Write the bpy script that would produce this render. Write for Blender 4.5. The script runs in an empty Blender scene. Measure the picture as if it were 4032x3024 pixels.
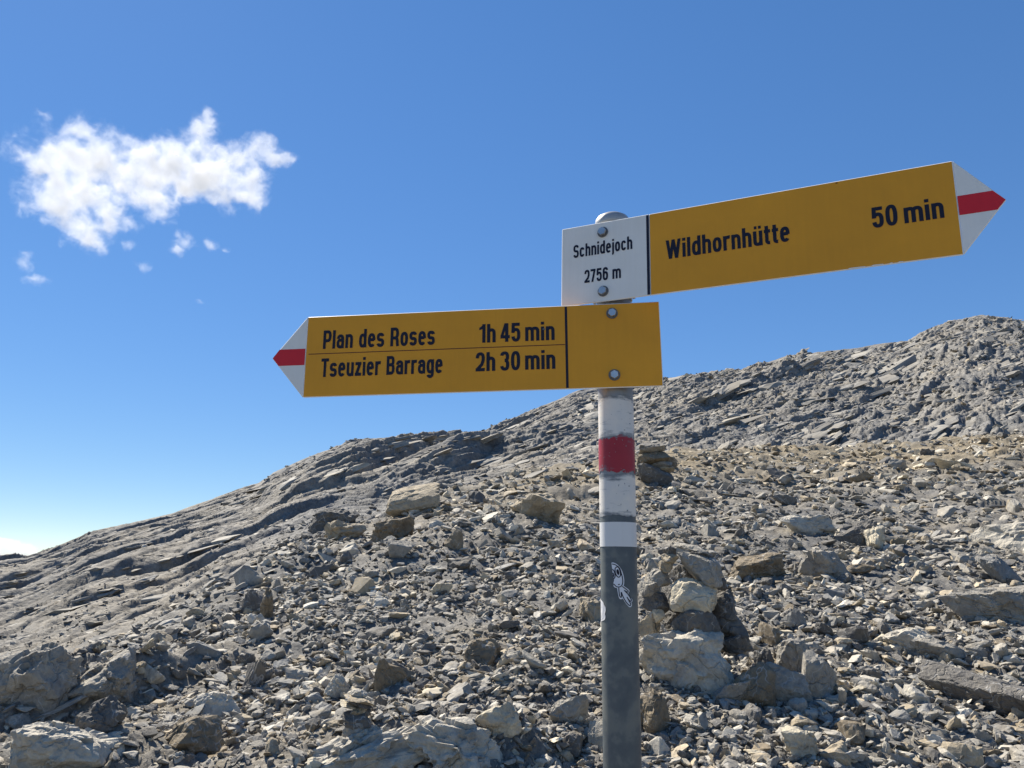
import bpy, bmesh, math, random
import numpy as np
from mathutils import Matrix, Vector, Euler

R = math.radians
random.seed(7)
rng = np.random.default_rng(11)
scene = bpy.context.scene
C = scene.collection

# ------------------------------------------------------------------ camera
EYE = 1.6
FPX = 3030.0                      # focal length in photo pixels (4032 wide)
PITCH, ROLL = R(13.81234), R(0.85267)
_c, _s, _cr, _sr = math.cos(PITCH), math.sin(PITCH), math.cos(ROLL), math.sin(ROLL)
AXF = np.array([0, _c, _s]); _U = np.array([0, -_s, _c]); _R = np.array([1., 0, 0])
AXR = _cr * _R + _sr * _U; AXU = -_sr * _R + _cr * _U
cam = bpy.data.cameras.new('camera')
cam.sensor_width = 36.0; cam.lens = FPX / 4032 * 36.0
cam.clip_start = 0.05; cam.clip_end = 30000
camo = bpy.data.objects.new('camera', cam); C.objects.link(camo)
camo.matrix_world = Matrix(((AXR[0], AXU[0], -AXF[0], 0), (AXR[1], AXU[1], -AXF[1], 0),
                            (AXR[2], AXU[2], -AXF[2], EYE), (0, 0, 0, 1)))
scene.camera = camo

# ------------------------------------------------------------------ light
SUN_AZ, SUN_EL = R(-40), R(48)          # azimuth from +Y, positive to the right
sun_dir = Vector((math.sin(SUN_AZ) * math.cos(SUN_EL), math.cos(SUN_AZ) * math.cos(SUN_EL), math.sin(SUN_EL)))
sun = bpy.data.lights.new('sun', 'SUN'); sun.energy = 5.0; sun.angle = R(0.53); sun.color = (1, 0.93, 0.81)
suno = bpy.data.objects.new('sun', sun); C.objects.link(suno)
suno.rotation_euler = (-sun_dir).to_track_quat('-Z', 'Y').to_euler()
W = bpy.data.worlds.new('World'); scene.world = W; W.use_nodes = True
nt = W.node_tree
sky = nt.nodes.new('ShaderNodeTexSky'); sky.sky_type = 'NISHITA'; sky.sun_disc = False
sky.sun_elevation = SUN_EL; sky.sun_rotation = SUN_AZ
sky.altitude = 2750; sky.air_density = 1.0; sky.dust_density = 0.15; sky.ozone_density = 1.0
bg = nt.nodes['Background']; bg.inputs['Strength'].default_value = 0.09
hs = nt.nodes.new('ShaderNodeHueSaturation'); hs.inputs['Saturation'].default_value = 1.2
# soft shoulder: keeps the glow along the horizon below white, the same all the way round
sepc = nt.nodes.new('ShaderNodeSeparateColor'); nt.links.new(sky.outputs[0], sepc.inputs[0])
q1 = nt.nodes.new('ShaderNodeMath'); q1.operation = 'MULTIPLY_ADD'; q1.inputs[1].default_value = .17; q1.inputs[2].default_value = 1.0
nt.links.new(sepc.outputs[2], q1.inputs[0])
q2 = nt.nodes.new('ShaderNodeMath'); q2.operation = 'DIVIDE'; q2.inputs[0].default_value = 1.50; nt.links.new(q1.outputs[0], q2.inputs[1])
vs = nt.nodes.new('ShaderNodeVectorMath'); vs.operation = 'SCALE'
nt.links.new(sky.outputs[0], vs.inputs[0]); nt.links.new(q2.outputs[0], vs.inputs['Scale'])
vt = nt.nodes.new('ShaderNodeVectorMath'); vt.operation = 'MULTIPLY'; vt.inputs[1].default_value = (.96, .985, 1.02)
nt.links.new(vs.outputs[0], vt.inputs[0]); nt.links.new(vt.outputs[0], hs.inputs['Color']); nt.links.new(hs.outputs[0], bg.inputs['Color'])
scene.view_settings.view_transform = 'Standard'; scene.view_settings.look = 'None'
scene.view_settings.exposure = 1.0; scene.view_settings.gamma = 1.0
scene.view_settings.use_curve_mapping = False
scene.cycles.volume_bounces = 8
scene.cycles.max_bounces = 10

# ------------------------------------------------------------------ bookkeeping
def tag(o, label=None, cat=None, group=None, kind=None):
    if label: o['label'] = label
    if cat: o['category'] = cat
    if group: o['group'] = group
    if kind: o['kind'] = kind
    return o

def empty(name, loc=(0, 0, 0), parent=None):
    o = bpy.data.objects.new(name, None); C.objects.link(o); o.location = loc
    o.empty_display_size = 0.1
    if parent: o.parent = parent
    return o

def mesh_obj(name, verts, faces, mats, parent=None, fmat=None, smooth=False):
    me = bpy.data.meshes.new(name); me.from_pydata([tuple(v) for v in verts], [], [tuple(f) for f in faces])
    for m in (mats if isinstance(mats, (list, tuple)) else [mats]): me.materials.append(m)
    if fmat is not None: me.polygons.foreach_set('material_index', fmat)
    if smooth: me.polygons.foreach_set('use_smooth', [True] * len(me.polygons))
    me.update()
    o = bpy.data.objects.new(name, me); C.objects.link(o)
    if parent: o.parent = parent
    return o

def bm_obj(name, bm, mats, parent=None, smooth=False):
    me = bpy.data.meshes.new(name); bm.to_mesh(me); bm.free()
    for m in (mats if isinstance(mats, (list, tuple)) else [mats]): me.materials.append(m)
    if smooth: me.polygons.foreach_set('use_smooth', [True] * len(me.polygons))
    o = bpy.data.objects.new(name, me); C.objects.link(o)
    if parent: o.parent = parent
    return o

# ------------------------------------------------------------------ numpy noise
_perm = np.random.default_rng(5).permutation(4096).astype(np.int32)
def _h(*k):
    v = np.zeros_like(k[0])
    for a in k: v = _perm[(v + a) & 4095]
    return v
_g2 = np.stack([np.cos(np.arange(4096) * 2.399963), np.sin(np.arange(4096) * 2.399963)], 1).astype(np.float32)
def perlin2(x, y):
    x0 = np.floor(x); y0 = np.floor(y)
    fx = (x - x0).astype(np.float32); fy = (y - y0).astype(np.float32)
    xi = x0.astype(np.int32); yi = y0.astype(np.int32)
    u = fx * fx * fx * (fx * (fx * 6 - 15) + 10); v = fy * fy * fy * (fy * (fy * 6 - 15) + 10)
    def g(dx, dy):
        q = _g2[_h(xi + dx, yi + dy)]
        return q[..., 0] * (fx - dx) + q[..., 1] * (fy - dy)
    a = g(0, 0) * (1 - u) + g(1, 0) * u; b = g(0, 1) * (1 - u) + g(1, 1) * u
    return (a * (1 - v) + b * v) * 1.5
def fbm2(x, y, oct=4, gain=.5, lac=2.03):
    s = 0; a = 1; t = 0
    for i in range(oct):
        s = s + a * perlin2(x + 17.3 * i, y - 9.1 * i); t += a; a *= gain; x = x * lac; y = y * lac
    return s / t
_g3 = np.random.default_rng(9).normal(size=(4096, 3)); _g3 = (_g3 / np.linalg.norm(_g3, axis=1)[:, None]).astype(np.float32)
def perlin3(p):
    p0 = np.floor(p); f = (p - p0).astype(np.float32); i = p0.astype(np.int32)
    u = f * f * f * (f * (f * 6 - 15) + 10); out = 0
    for dx in (0, 1):
        for dy in (0, 1):
            for dz in (0, 1):
                q = _g3[_h(i[:, 0] + dx, i[:, 1] + dy, i[:, 2] + dz)]
                d = (q * (f - np.array([dx, dy, dz], np.float32))).sum(1)
                w = (u[:, 0] if dx else 1 - u[:, 0]) * (u[:, 1] if dy else 1 - u[:, 1]) * (u[:, 2] if dz else 1 - u[:, 2])
                out = out + w * d
    return out * 1.5
def fbm3(p, oct=4, gain=.5):
    s = 0; a = 1; t = 0
    for k in range(oct):
        s = s + a * perlin3(p + 13.7 * k); t += a; a *= gain; p = p * 2.07
    return s / t
def blocks2(x, y, tilt=.6, seed=0):
    """faceted rubble relief: every cell of a Voronoi diagram is a tilted flat facet of its own height"""
    xi = np.floor(x).astype(np.int32); yi = np.floor(y).astype(np.int32)
    best = np.full(x.shape, 9e9); val = np.zeros(x.shape)
    for dx in (-1, 0, 1):
        for dy in (-1, 0, 1):
            cx = xi + dx; cy = yi + dy
            hh = _h(cx + seed * 31, cy + seed * 17)
            px = cx + ((hh * 7919) & 1023) / 1023.; py = cy + ((hh * 5527) & 1023) / 1023.
            ex = x - px; ey = y - py
            d = ex * ex + ey * ey
            hgt = ((hh * 3571) & 1023) / 1023. - .5
            gx = (((hh * 2311) & 1023) / 1023. - .5) * 2 * tilt; gy = (((hh * 1753) & 1023) / 1023. - .5) * 2 * tilt
            v = hgt + gx * ex + gy * ey
            m = d < best
            val = np.where(m, v, val); best = np.where(m, d, best)
    return val
def sstep(a, b, x):
    t = np.clip((x - a) / (b - a), 0, 1); return t * t * (3 - 2 * t)

# ------------------------------------------------------------------ node materials
def new_mat(name):
    m = bpy.data.materials.new(name); m.use_nodes = True
    return m, m.node_tree, m.node_tree.nodes['Principled BSDF']
def nd(t, typ, **kw):
    n = t.nodes.new(typ)
    for k, v in kw.items():
        if k in n.inputs: n.inputs[k].default_value = v
        else: setattr(n, k, v)
    return n
def mth(t, op, a, b=None, c=None, clamp=False):
    n = t.nodes.new('ShaderNodeMath'); n.operation = op; n.use_clamp = clamp
    for i, v in enumerate((a, b, c)):
        if v is None: continue
        if isinstance(v, (int, float)): n.inputs[i].default_value = v
        else: t.links.new(v, n.inputs[i])
    return n.outputs[0]
def mixc(t, f, a, b, mode='MIX'):
    n = t.nodes.new('ShaderNodeMix'); n.data_type = 'RGBA'; n.blend_type = mode
    for i, v in ((0, f), (6, a), (7, b)):
        if isinstance(v, (int, float)): n.inputs[i].default_value = v
        elif isinstance(v, (tuple, list)): n.inputs[i].default_value = (*v[:3], 1)
        else: t.links.new(v, n.inputs[i])
    return n.outputs[2]
def ramp(t, f, stops):
    n = t.nodes.new('ShaderNodeValToRGB'); e = n.color_ramp.elements
    while len(e) < len(stops): e.new(.5)
    for k, (p, c) in enumerate(stops):
        e[k].position = p; e[k].color = (*c, 1) if len(c) == 3 else c
    t.links.new(f, n.inputs[0]); return n.outputs[0]
def noise(t, vec, scale, detail=4, rough=.55, dist=0):
    n = nd(t, 'ShaderNodeTexNoise', Scale=scale, Detail=detail, Roughness=rough, Distortion=dist)
    t.links.new(vec, n.inputs['Vector']); return n.outputs[0], n.outputs[1]
def bump(t, hgt, strength, dist, b, normal=None):
    n = nd(t, 'ShaderNodeBump', Strength=strength, Distance=dist); t.links.new(hgt, n.inputs['Height'])
    if normal is not None: t.links.new(normal, n.inputs['Normal'])
    t.links.new(n.outputs[0], b.inputs['Normal']); return n.outputs[0]

def stone_material(name, source, fine=1., relief=.01):
    """weathered limestone; source 'object' takes the object's own colour, 'instancer' the colour of each scattered stone"""
    m, t, b = new_mat(name)
    b.inputs['Roughness'].default_value = .82
    b.inputs['Specular IOR Level'].default_value = .3
    tc = nd(t, 'ShaderNodeTexCoord'); oi = nd(t, 'ShaderNodeObjectInfo')
    off = nd(t, 'ShaderNodeVectorMath', operation='ADD')
    sc = nd(t, 'ShaderNodeCombineXYZ')
    r100 = mth(t, 'MULTIPLY', oi.outputs['Random'], 60.)
    for i in range(3): t.links.new(r100, sc.inputs[i])
    t.links.new(tc.outputs['Object'], off.inputs[0]); t.links.new(sc.outputs[0], off.inputs[1])
    sv = nd(t, 'ShaderNodeVectorMath', operation='SCALE'); sv.inputs['Scale'].default_value = fine
    t.links.new(off.outputs[0], sv.inputs[0]); vec = sv.outputs[0]
    if source == 'object': base = oi.outputs['Color']
    else:
        at = nd(t, 'ShaderNodeAttribute', attribute_type='INSTANCER', attribute_name='tone'); base = at.outputs['Color']
    n1, _ = noise(t, vec, 2.2, 6, .65)
    n2, _ = noise(t, vec, 9., 5, .7)
    f = mth(t, 'ADD', mth(t, 'MULTIPLY', n1, .7), mth(t, 'MULTIPLY', n2, .5))
    k = ramp(t, f, [(.36, (.46, .46, .47)), (.50, (.88, .87, .86)), (.60, (1.08, 1.05, .99)), (.78, (1.5, 1.42, 1.27))])
    col = mixc(t, 1., base, k, 'MULTIPLY')
    # rusty tan stain
    n3, _ = noise(t, vec, 1.4, 4, .6)
    st = ramp(t, n3, [(.56, (0, 0, 0)), (.72, (.55, .55, .55))])
    col = mixc(t, st, col, (.24, .195, .13))
    # calcite veins
    v = nd(t, 'ShaderNodeTexVoronoi', feature='DISTANCE_TO_EDGE', Scale=1.7)
    dv = nd(t, 'ShaderNodeVectorMath', operation='MULTIPLY_ADD')
    _, nc = noise(t, vec, 1.6, 3)
    t.links.new(nc, dv.inputs[0]); dv.inputs[1].default_value = (.9, .9, .9); t.links.new(vec, dv.inputs[2])
    t.links.new(dv.outputs[0], v.inputs['Vector'])
    ve = ramp(t, v.outputs[0], [(.0, (1, 1, 1)), (.024, (0, 0, 0))])
    vm = ramp(t, n1, [(.42, (0, 0, 0)), (.56, (.8, .8, .8))])
    col = mixc(t, mth(t, 'MULTIPLY', ve, vm), col, (.42, .41, .39))
    t.links.new(col, b.inputs['Base Color'])
    n5, _ = noise(t, vec, 27., 4, .7)
    hb = mth(t, 'ADD', mth(t, 'ADD', mth(t, 'MULTIPLY', n2, .7), n1), mth(t, 'MULTIPLY', n5, .22))
    if source == 'object' and fine > 2:
        v2 = nd(t, 'ShaderNodeTexVoronoi', feature='DISTANCE_TO_EDGE', Scale=.9); dv2 = nd(t, 'ShaderNodeVectorMath', operation='MULTIPLY_ADD')
        t.links.new(nc, dv2.inputs[0]); dv2.inputs[1].default_value = (1.3, 1.3, 1.3); t.links.new(vec, dv2.inputs[2]); t.links.new(dv2.outputs[0], v2.inputs['Vector'])
        ck = ramp(t, v2.outputs[0], [(.0, (0, 0, 0)), (.035, (1, 1, 1))])
        hb = mth(t, 'ADD', hb, mth(t, 'MULTIPLY', ck, .35))
    bump(t, hb, 1., relief, b)
    return m
M_STONE = stone_material('limestone_block', 'object', 2.6, .028)
M_LOOSE = stone_material('limestone_loose', 'object', 1.3, .010)
M_RUBBLE = stone_material('limestone_rubble', 'instancer', 1., .006)

def ground_material(name, scale, strat):
    m, t, b = new_mat(name)
    b.inputs['Roughness'].default_value = .85; b.inputs['Specular IOR Level'].default_value = .25
    g = nd(t, 'ShaderNodeNewGeometry'); pos = g.outputs['Position']
    at = nd(t, 'ShaderNodeAttribute', attribute_name='tan')
    n1, _ = noise(t, pos, 1.1 * scale, 8, .68)
    n2, _ = noise(t, pos, 9 * scale, 6, .72)
    n3, _ = noise(t, pos, .22 * scale, 5, .6)
    f = mth(t, 'ADD', mth(t, 'MULTIPLY', n1, .55), mth(t, 'MULTIPLY', n2, .55))
    q_ = .88 if strat else .82
    grey = ramp(t, f, [(p_, tuple(v_ * q_ for v_ in c_)) for p_, c_ in [(.36, (.075, .073, .070)), (.48, (.155, .149, .138)), (.62, (.265, .252, .228)), (.76, (.37, .35, .315))]])
    tan = ramp(t, f, [(.36, (.10, .083, .056)), (.55, (.215, .178, .12)), (.74, (.32, .275, .195))])
    tf = mth(t, 'ADD', at.outputs['Fac'], mth(t, 'MULTIPLY_ADD', n3, .9, -.47), clamp=True)
    col = mixc(t, tf, grey, tan)
    blot = ramp(t, n3, [(.38, (.82, .84, .88)), (.6, (1.08, 1.06, 1.03))])
    col = mixc(t, 1., col, blot, 'MULTIPLY')
    t.links.new(col, b.inputs['Base Color'])
    h = mth(t, 'ADD', mth(t, 'MULTIPLY', n1, .5 if strat else 1.), mth(t, 'MULTIPLY', n2, .35))
    if strat:                                             # thin bedding planes
        mp = nd(t, 'ShaderNodeMapping'); mp.inputs['Rotation'].default_value = (0, 0, -R(54)); mp.inputs['Scale'].default_value = (.35, 3.2, 3.2)
        t.links.new(pos, mp.inputs['Vector']); n4, _ = noise(t, mp.outputs[0], .8, 7, .66, .6)
        h = mth(t, 'ADD', h, mth(t, 'MULTIPLY', n4, 1.5))
    bump(t, h, 1., .10 if strat else .045, b)
    return m
M_GROUND = ground_material('scree_ground', 3.0, False)
M_MOUNT = ground_material('slab_limestone', .55, True)

# ------------------------------------------------------------------ terrain
def pix_dir(px, py):
    """world direction of a point of the photograph (2212-wide scale)"""
    s = 4032 / 2212
    d = AXF + (px * s - 2016) / FPX * AXR - (py * s - 1512) / FPX * AXU
    return d
def az_t(px, py):
    d = pix_dir(px, py); h = math.hypot(d[0], d[1]); return math.atan2(d[0], d[1]), d[2] / h
def curve(pts):
    q = sorted((*az_t(p[0], p[1]), *p[2:]) for p in pts); q = np.array(q)
    return q
BROW = curve([(-500, 1560, 9.5), (0, 1500, 9.5), (200, 1400, 11), (350, 1335, 12), (480, 1255, 13), (620, 1180, 15), (700, 1150, 16),
              (830, 1115, 18), (950, 1065, 20), (1150, 1012, 24), (1450, 972, 28), (1800, 964, 34), (2000, 957, 36), (2212, 934, 38), (2600, 900, 40)])
SKY = curve([(-900, 1330, 70), (-400, 1260, 72), (0, 1207, 75), (60, 1203, 75), (100, 1190, 75), (200, 1148, 78), (370, 1108, 80), (480, 1068, 85), (560, 1042, 85), (590, 1020, 85), (660, 988, 88),
             (760, 955, 90), (890, 946, 95), (1000, 939, 100), (1050, 934, 105), (1150, 885, 115), (1250, 842, 120), (1420, 826, 130),
             (1480, 816, 130), (1600, 801, 135), (1700, 768, 140), (1790, 757, 145), (1900, 744, 150), (1960, 737, 150), (1990, 718, 150), (2020, 708, 150),
             (2060, 693, 150), (2120, 682, 150), (2180, 687, 150), (2212, 694, 150), (2500, 700, 150), (3200, 800, 150)])
BOT = curve([(x, 1659) for x in (-500, 0, 300, 600, 900, 1200, 1500, 1800, 2212, 2700)])

def brow(az): return np.interp(az, BROW[:, 0], BROW[:, 1]), np.interp(az, BROW[:, 0], BROW[:, 2])
def near(az):
    t = np.interp(az, BOT[:, 0], BOT[:, 1]); return 1.15 / np.maximum(.12, -t)      # distance at which the ground meets the frame's lower edge
ZN = EYE - 1.15
def ground_base(az, r):
    tb, rb = brow(az); rn = near(az); zb = EYE + tb * rb
    zn = np.where(r < rn, ZN * np.clip(r / rn, 0, 1) ** 2, 0)
    u = (r - rn) / (rb - rn)
    up = ZN + (zb - ZN) * u
    over = zb - .30 * (r - rb) * sstep(0, 1, (r - rb) / 8.0)
    over = np.maximum(over, -30 - .004 * r)
    z = np.where(r < rn, zn, np.where(r < rb, up, over))
    w = sstep(R(62), R(85), np.abs(az))                   # round the sides and behind: the level saddle
    plat = -.0004 * np.maximum(r - 25, 0) ** 1.5 - .02 * np.maximum(r - 25, 0)
    plat = np.maximum(plat, -40)
    return z * (1 - w) + plat * w
def hump_at(x, y):
    m = np.zeros_like(x)
    for (hx, hy, ra, rc, dr, hh) in HUMPS:
        dx = x - hx; dy = y - hy; c, s = math.cos(dr), math.sin(dr)
        m = np.maximum(m, 1 - ((dx * c + dy * s) / ra) ** 2 - ((-dx * s + dy * c) / rc) ** 2)
    return m
HUMPS = []   # bedrock humps (x, y, radius along, radius across, direction, height)
def ground_h(x, y, fine=True):
    az = np.arctan2(x, y); r = np.hypot(x, y)
    z = ground_base(az, r)
    amp = sstep(1.2, 4, r)
    z = z + amp * (.16 * fbm2(x * .35, y * .35, 3) + .10 * fbm2(x * .9 + 40, y * .9, 3))
    for (hx, hy, ra, rc, dr, hh) in HUMPS:
        dx = x - hx; dy = y - hy; c, s = math.cos(dr), math.sin(dr)
        a = (dx * c + dy * s) / ra; b = (-dx * s + dy * c) / rc
        q = np.clip(1 - (a * a + b * b), 0, 1)
        uu = (-dx * s + dy * c) + .1 * fbm2(x * 2, y * 2, 2); vv = dx * c + dy * s
        z = z + hh * .8 * q ** .9 * (1 + .25 * fbm2(x * 2.2, y * 2.2, 3))
        if fine: z = z + np.minimum(1, q * 4) * (.035 * fbm2(vv * 1.5, uu * 4, 3) + .015 * fbm2(x * 9, y * 9, 3))
    if fine:
        far = sstep(8, 30, r)
        wx = x + .12 * fbm2(x * 2, y * 2, 2); wy = y + .12 * fbm2(x * 2 + 9, y * 2, 2)
        z = z + amp * (.03 * blocks2(wx * 4.5, wy * 4.5, .9, 1) + .022 * (1 - far) * blocks2(wx * 11, wy * 11, .9, 2) + far * .16 * blocks2(wx * 1.2, wy * 2.0, .9, 3))
    return z
def gz(x, y, fine=False): return float(ground_h(np.array([x]), np.array([y]), fine)[0])

def hit(px, py):
    """where the sight line through a point of the photograph meets the scree"""
    a, t = az_t(px, py)
    r = np.geomspace(3.5, 60, 900)
    z = ground_h(math.sin(a) * r, math.cos(a) * r, False)
    k = np.nonzero(z >= EYE + t * r)[0]
    if len(k) == 0:
        rb = float(brow(np.array([a]))[1][0]); return math.sin(a) * rb, math.cos(a) * rb, rb
    rr = r[k[0]]; return math.sin(a) * rr, math.cos(a) * rr, rr

def grid_mesh(name, X, Y, Z, mat, tan):
    nr, nc = X.shape
    me = bpy.data.meshes.new(name)
    v = np.stack([X, Y, Z], -1).reshape(-1, 3).astype(np.float32)
    i = np.arange(nr * nc).reshape(nr, nc)
    q = np.stack([i[:-1, :-1], i[:-1, 1:], i[1:, 1:], i[1:, :-1]], -1).reshape(-1, 4).astype(np.int32)
    me.vertices.add(len(v)); me.vertices.foreach_set('co', v.ravel())
    me.loops.add(q.size); me.loops.foreach_set('vertex_index', q.ravel())
    me.polygons.add(len(q)); me.polygons.foreach_set('loop_start', np.arange(0, q.size, 4, dtype=np.int32))
    me.materials.append(mat)
    a = me.attributes.new('tan', 'FLOAT', 'POINT'); a.data.foreach_set('value', tan.ravel().astype(np.float32))
    me.update(calc_edges=True); me.validate()
    o = bpy.data.objects.new(name, me); C.objects.link(o); return o

# bedrock humps that the scree leaves bare, placed where the photograph shows them
for (px, py, w, l, dr, hh) in [(60, 1560, .55, 1.0, 60, .34), (215, 1520, .33, 1.1, 62, .25), (300, 1455, .35, 1.2, 60, .24), (420, 1370, .5, 1.6, 62, .25),
                               (560, 1265, .6, 2.2, 60, .3), (150, 1655, .5, .75, 20, .22), (880, 1640, .55, 1.3, 25, .30), (1060, 1660, .4, .5, 70, .24), (1290, 1060, .8, 2., 30, .3), (980, 1170, .9, 2.5, 50, .3)]:
    x, y, r = hit(px, py)
    HUMPS.append((x, y, l, w, R(dr), hh))

azs = np.concatenate([np.linspace(-R(180), -R(44), 70, endpoint=False), np.linspace(-R(44), R(44), 700, endpoint=False), np.linspace(R(44), R(180), 71)])
rs = np.concatenate([[.02, .5], np.geomspace(1., 4.2, 40, endpoint=False), np.geomspace(4.2, 46, 470, endpoint=False), np.geomspace(46, 6000, 40)])
AZ, RR = np.meshgrid(azs, rs)
X, Y = np.sin(AZ) * RR, np.cos(AZ) * RR
Z = ground_h(X, Y)
def tan_of(x, y):
    az = np.arctan2(x, y); r = np.hypot(x, y); tb, rb = brow(az)
    k = sstep(.52, .80, r / rb) * sstep(R(-14), R(9), az) * .75
    k = k + .38 * np.exp(-((az + .32) / .12) ** 2 - ((r - 6.4) / 1.0) ** 2) + .16
    k = k + .30 * np.exp(-((az - .02) / .10) ** 2 - ((r - 6.6) / .9) ** 2)
    return k
ground = grid_mesh('ground', X, Y, Z, M_GROUND, tan_of(X, Y)); tag(ground, kind='structure')

# mountain of bedded limestone slabs behind the scree
LEDGES = [([(540, 1096), (640, 1076), (700, 1056), (800, 1022), (900, 988), (1010, 955)], 1.9, 9),
          ([(800, 1085), (860, 1062), (950, 1034), (1080, 1004), (1200, 972), (1270, 945)], 2.0, 12),
          ([(590, 1040), (680, 1010), (760, 985), (900, 962)], .7, 5),
          ([(0, 1290), (100, 1268), (250, 1228), (400, 1186), (500, 1165)], .5, 6),
          ([(0, 1372), (150, 1330), (300, 1268), (430, 1222)], .55, 5),
          ([(-60, 1440), (100, 1385), (200, 1350), (330, 1290)], .45, 4),
          ([(200, 1180), (300, 1166), (420, 1150)], .6, 5),
          ([(1380, 905), (1500, 884), (1640, 852), (1760, 812), (1830, 790)], 2.4, 14),
          ([(1500, 940), (1620, 900), (1740, 872), (1840, 856)], 1.2, 9),
          ([(1840, 830), (1960, 800), (2050, 775), (2200, 760)], 1.6, 12),
          ([(1900, 900), (2000, 880), (2120, 850), (2250, 800)], 1.4, 10),
          ([(1260, 905), (1350, 880), (1480, 850), (1600, 818)], 1.2, 10)]
maz = np.concatenate([np.linspace(-R(88), -R(39), 60, endpoint=False), np.linspace(-R(39), R(39), 1050, endpoint=False), np.linspace(R(39), R(88), 60)])
ms = np.concatenate([np.linspace(-.06, 0, 6, endpoint=False), np.linspace(0, 1.02, 520, endpoint=False), np.linspace(1.02, 3, 14)])
MA, MS = np.meshgrid(maz, ms)
tb, rb = brow(MA); ts = np.interp(MA, SKY[:, 0], SKY[:, 1]); rsk = np.interp(MA, SKY[:, 0], SKY[:, 2])
rm0 = rb * np.interp(MA, [R(-34), R(-8), R(34)], [1.9, 1.75, 1.4]); t0 = tb - .035
zs = EYE + ts * rsk; z0 = EYE + t0 * rm0
MR = rm0 + (rsk - rm0) * MS
def mbase(s): return z0 + (zs - z0) * s - 3. * 4 * np.clip(s, 0, 1) * (1 - np.clip(s, 0, 1)) * .0
MZ = np.where(MS <= 1, mbase(MS), zs - .28 * (MR - rsk))
X, Y = np.sin(MA) * MR, np.cos(MA) * MR
fade = 1 - sstep(.90, 1.0, MS) * .82
fade = fade * sstep(-.06, .05, MS)
sc = MR / 90.
wx = X + 5 * fbm2(X * .03, Y * .03, 3); wy = Y + 5 * fbm2(X * .03 + 50, Y * .03, 3)
ph = R(54)
U = -math.sin(ph) * wx + math.cos(ph) * wy; V = math.cos(ph) * wx + math.sin(ph) * wy
D = 1.2 * fbm2(X * .045, Y * .045, 4) * sc
for (lam, amp, vl, sd) in ((7.5, .85, 34, 1), (3.1, .60, 16, 2), (1.5, .36, 8, 3), (.8, .22, 4.2, 4), (.45, .13, 2.4, 5)):
    w2 = U / lam + .9 * fbm2(V / vl + sd * 31, U / (lam * 3.) + sd * 7, 3)
    saw = w2 - np.floor(w2); k = np.floor(w2)
    saw = np.where(saw < .08, 1 - saw / .08, (saw - .08) / .92)      # jump up, then dip gently
    saw = 1 - saw
    m = np.clip(fbm2(V / vl * 1.3 + k * 5.37, k * 3.1 + sd, 2) * 1.5 + .45, 0, 1.3)
    D = D + amp * m * (saw - .5) * np.clip(sc, .62, 1.3)
right = sstep(R(-6), R(14), MA)
D = D + right * (.36 * blocks2(wx * .32, wy * .5, .5, 5) + .18 * blocks2(wx * .9, wy * 1.2, .5, 6)) + (.35 + .65 * right) * .09 * blocks2(wx * 2.1, wy * 2.4, 1., 7) * np.clip(sc, .5, 1.2)
scl_ = np.clip(sc, .5, 1.2)
D = D + scl_ * (.20 * blocks2(V * .16, U * .55, .35, 21) + .10 * blocks2(V * .42, U * 1.5, .4, 22) + .05 * blocks2(V * 1.1, U * 3.6, .5, 23))
D = D + (.12 + .08 * np.clip(sc, 0, 1)) * fbm2(X * .5, Y * .5, 4) + .07 * fbm2(X * 1.7, Y * 1.7, 4)
for pts, hgt, dec in LEDGES:
    q = np.array([az_t(*p) for p in pts])
    tl = np.interp(MA, q[:, 0], q[:, 1])
    rl = (z0 - EYE - (zs - z0) / (rsk - rm0) * rm0) / (tl - (zs - z0) / (rsk - rm0))
    e = sstep(q[0, 0] - .05, q[0, 0] + .13, MA) * (1 - sstep(q[-1, 0] - .06, q[-1, 0] + .03, MA))
    rr = MR - rl + .9 * fbm2(X * .10, Y * .10, 3) + .35 * fbm2(X * .6, Y * .6, 3)
    stair = sum(sstep(k * 1.15, k * 1.15 + .55, rr + .35 * fbm2(X * .3 + 9 * k, Y * .3, 2)) for k in range(4)) / 4
    D = D + hgt * (1 - .35 * right) * e * stair * np.exp(-np.maximum(rr - 4, 0) / dec)
MZ = MZ + D * fade
mtan = .05 + .25 * np.clip(fbm2(X * .05, Y * .05, 3), 0, 1)
mountain = grid_mesh('mountain', X, Y, MZ, M_MOUNT, mtan); tag(mountain, kind='structure')

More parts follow.
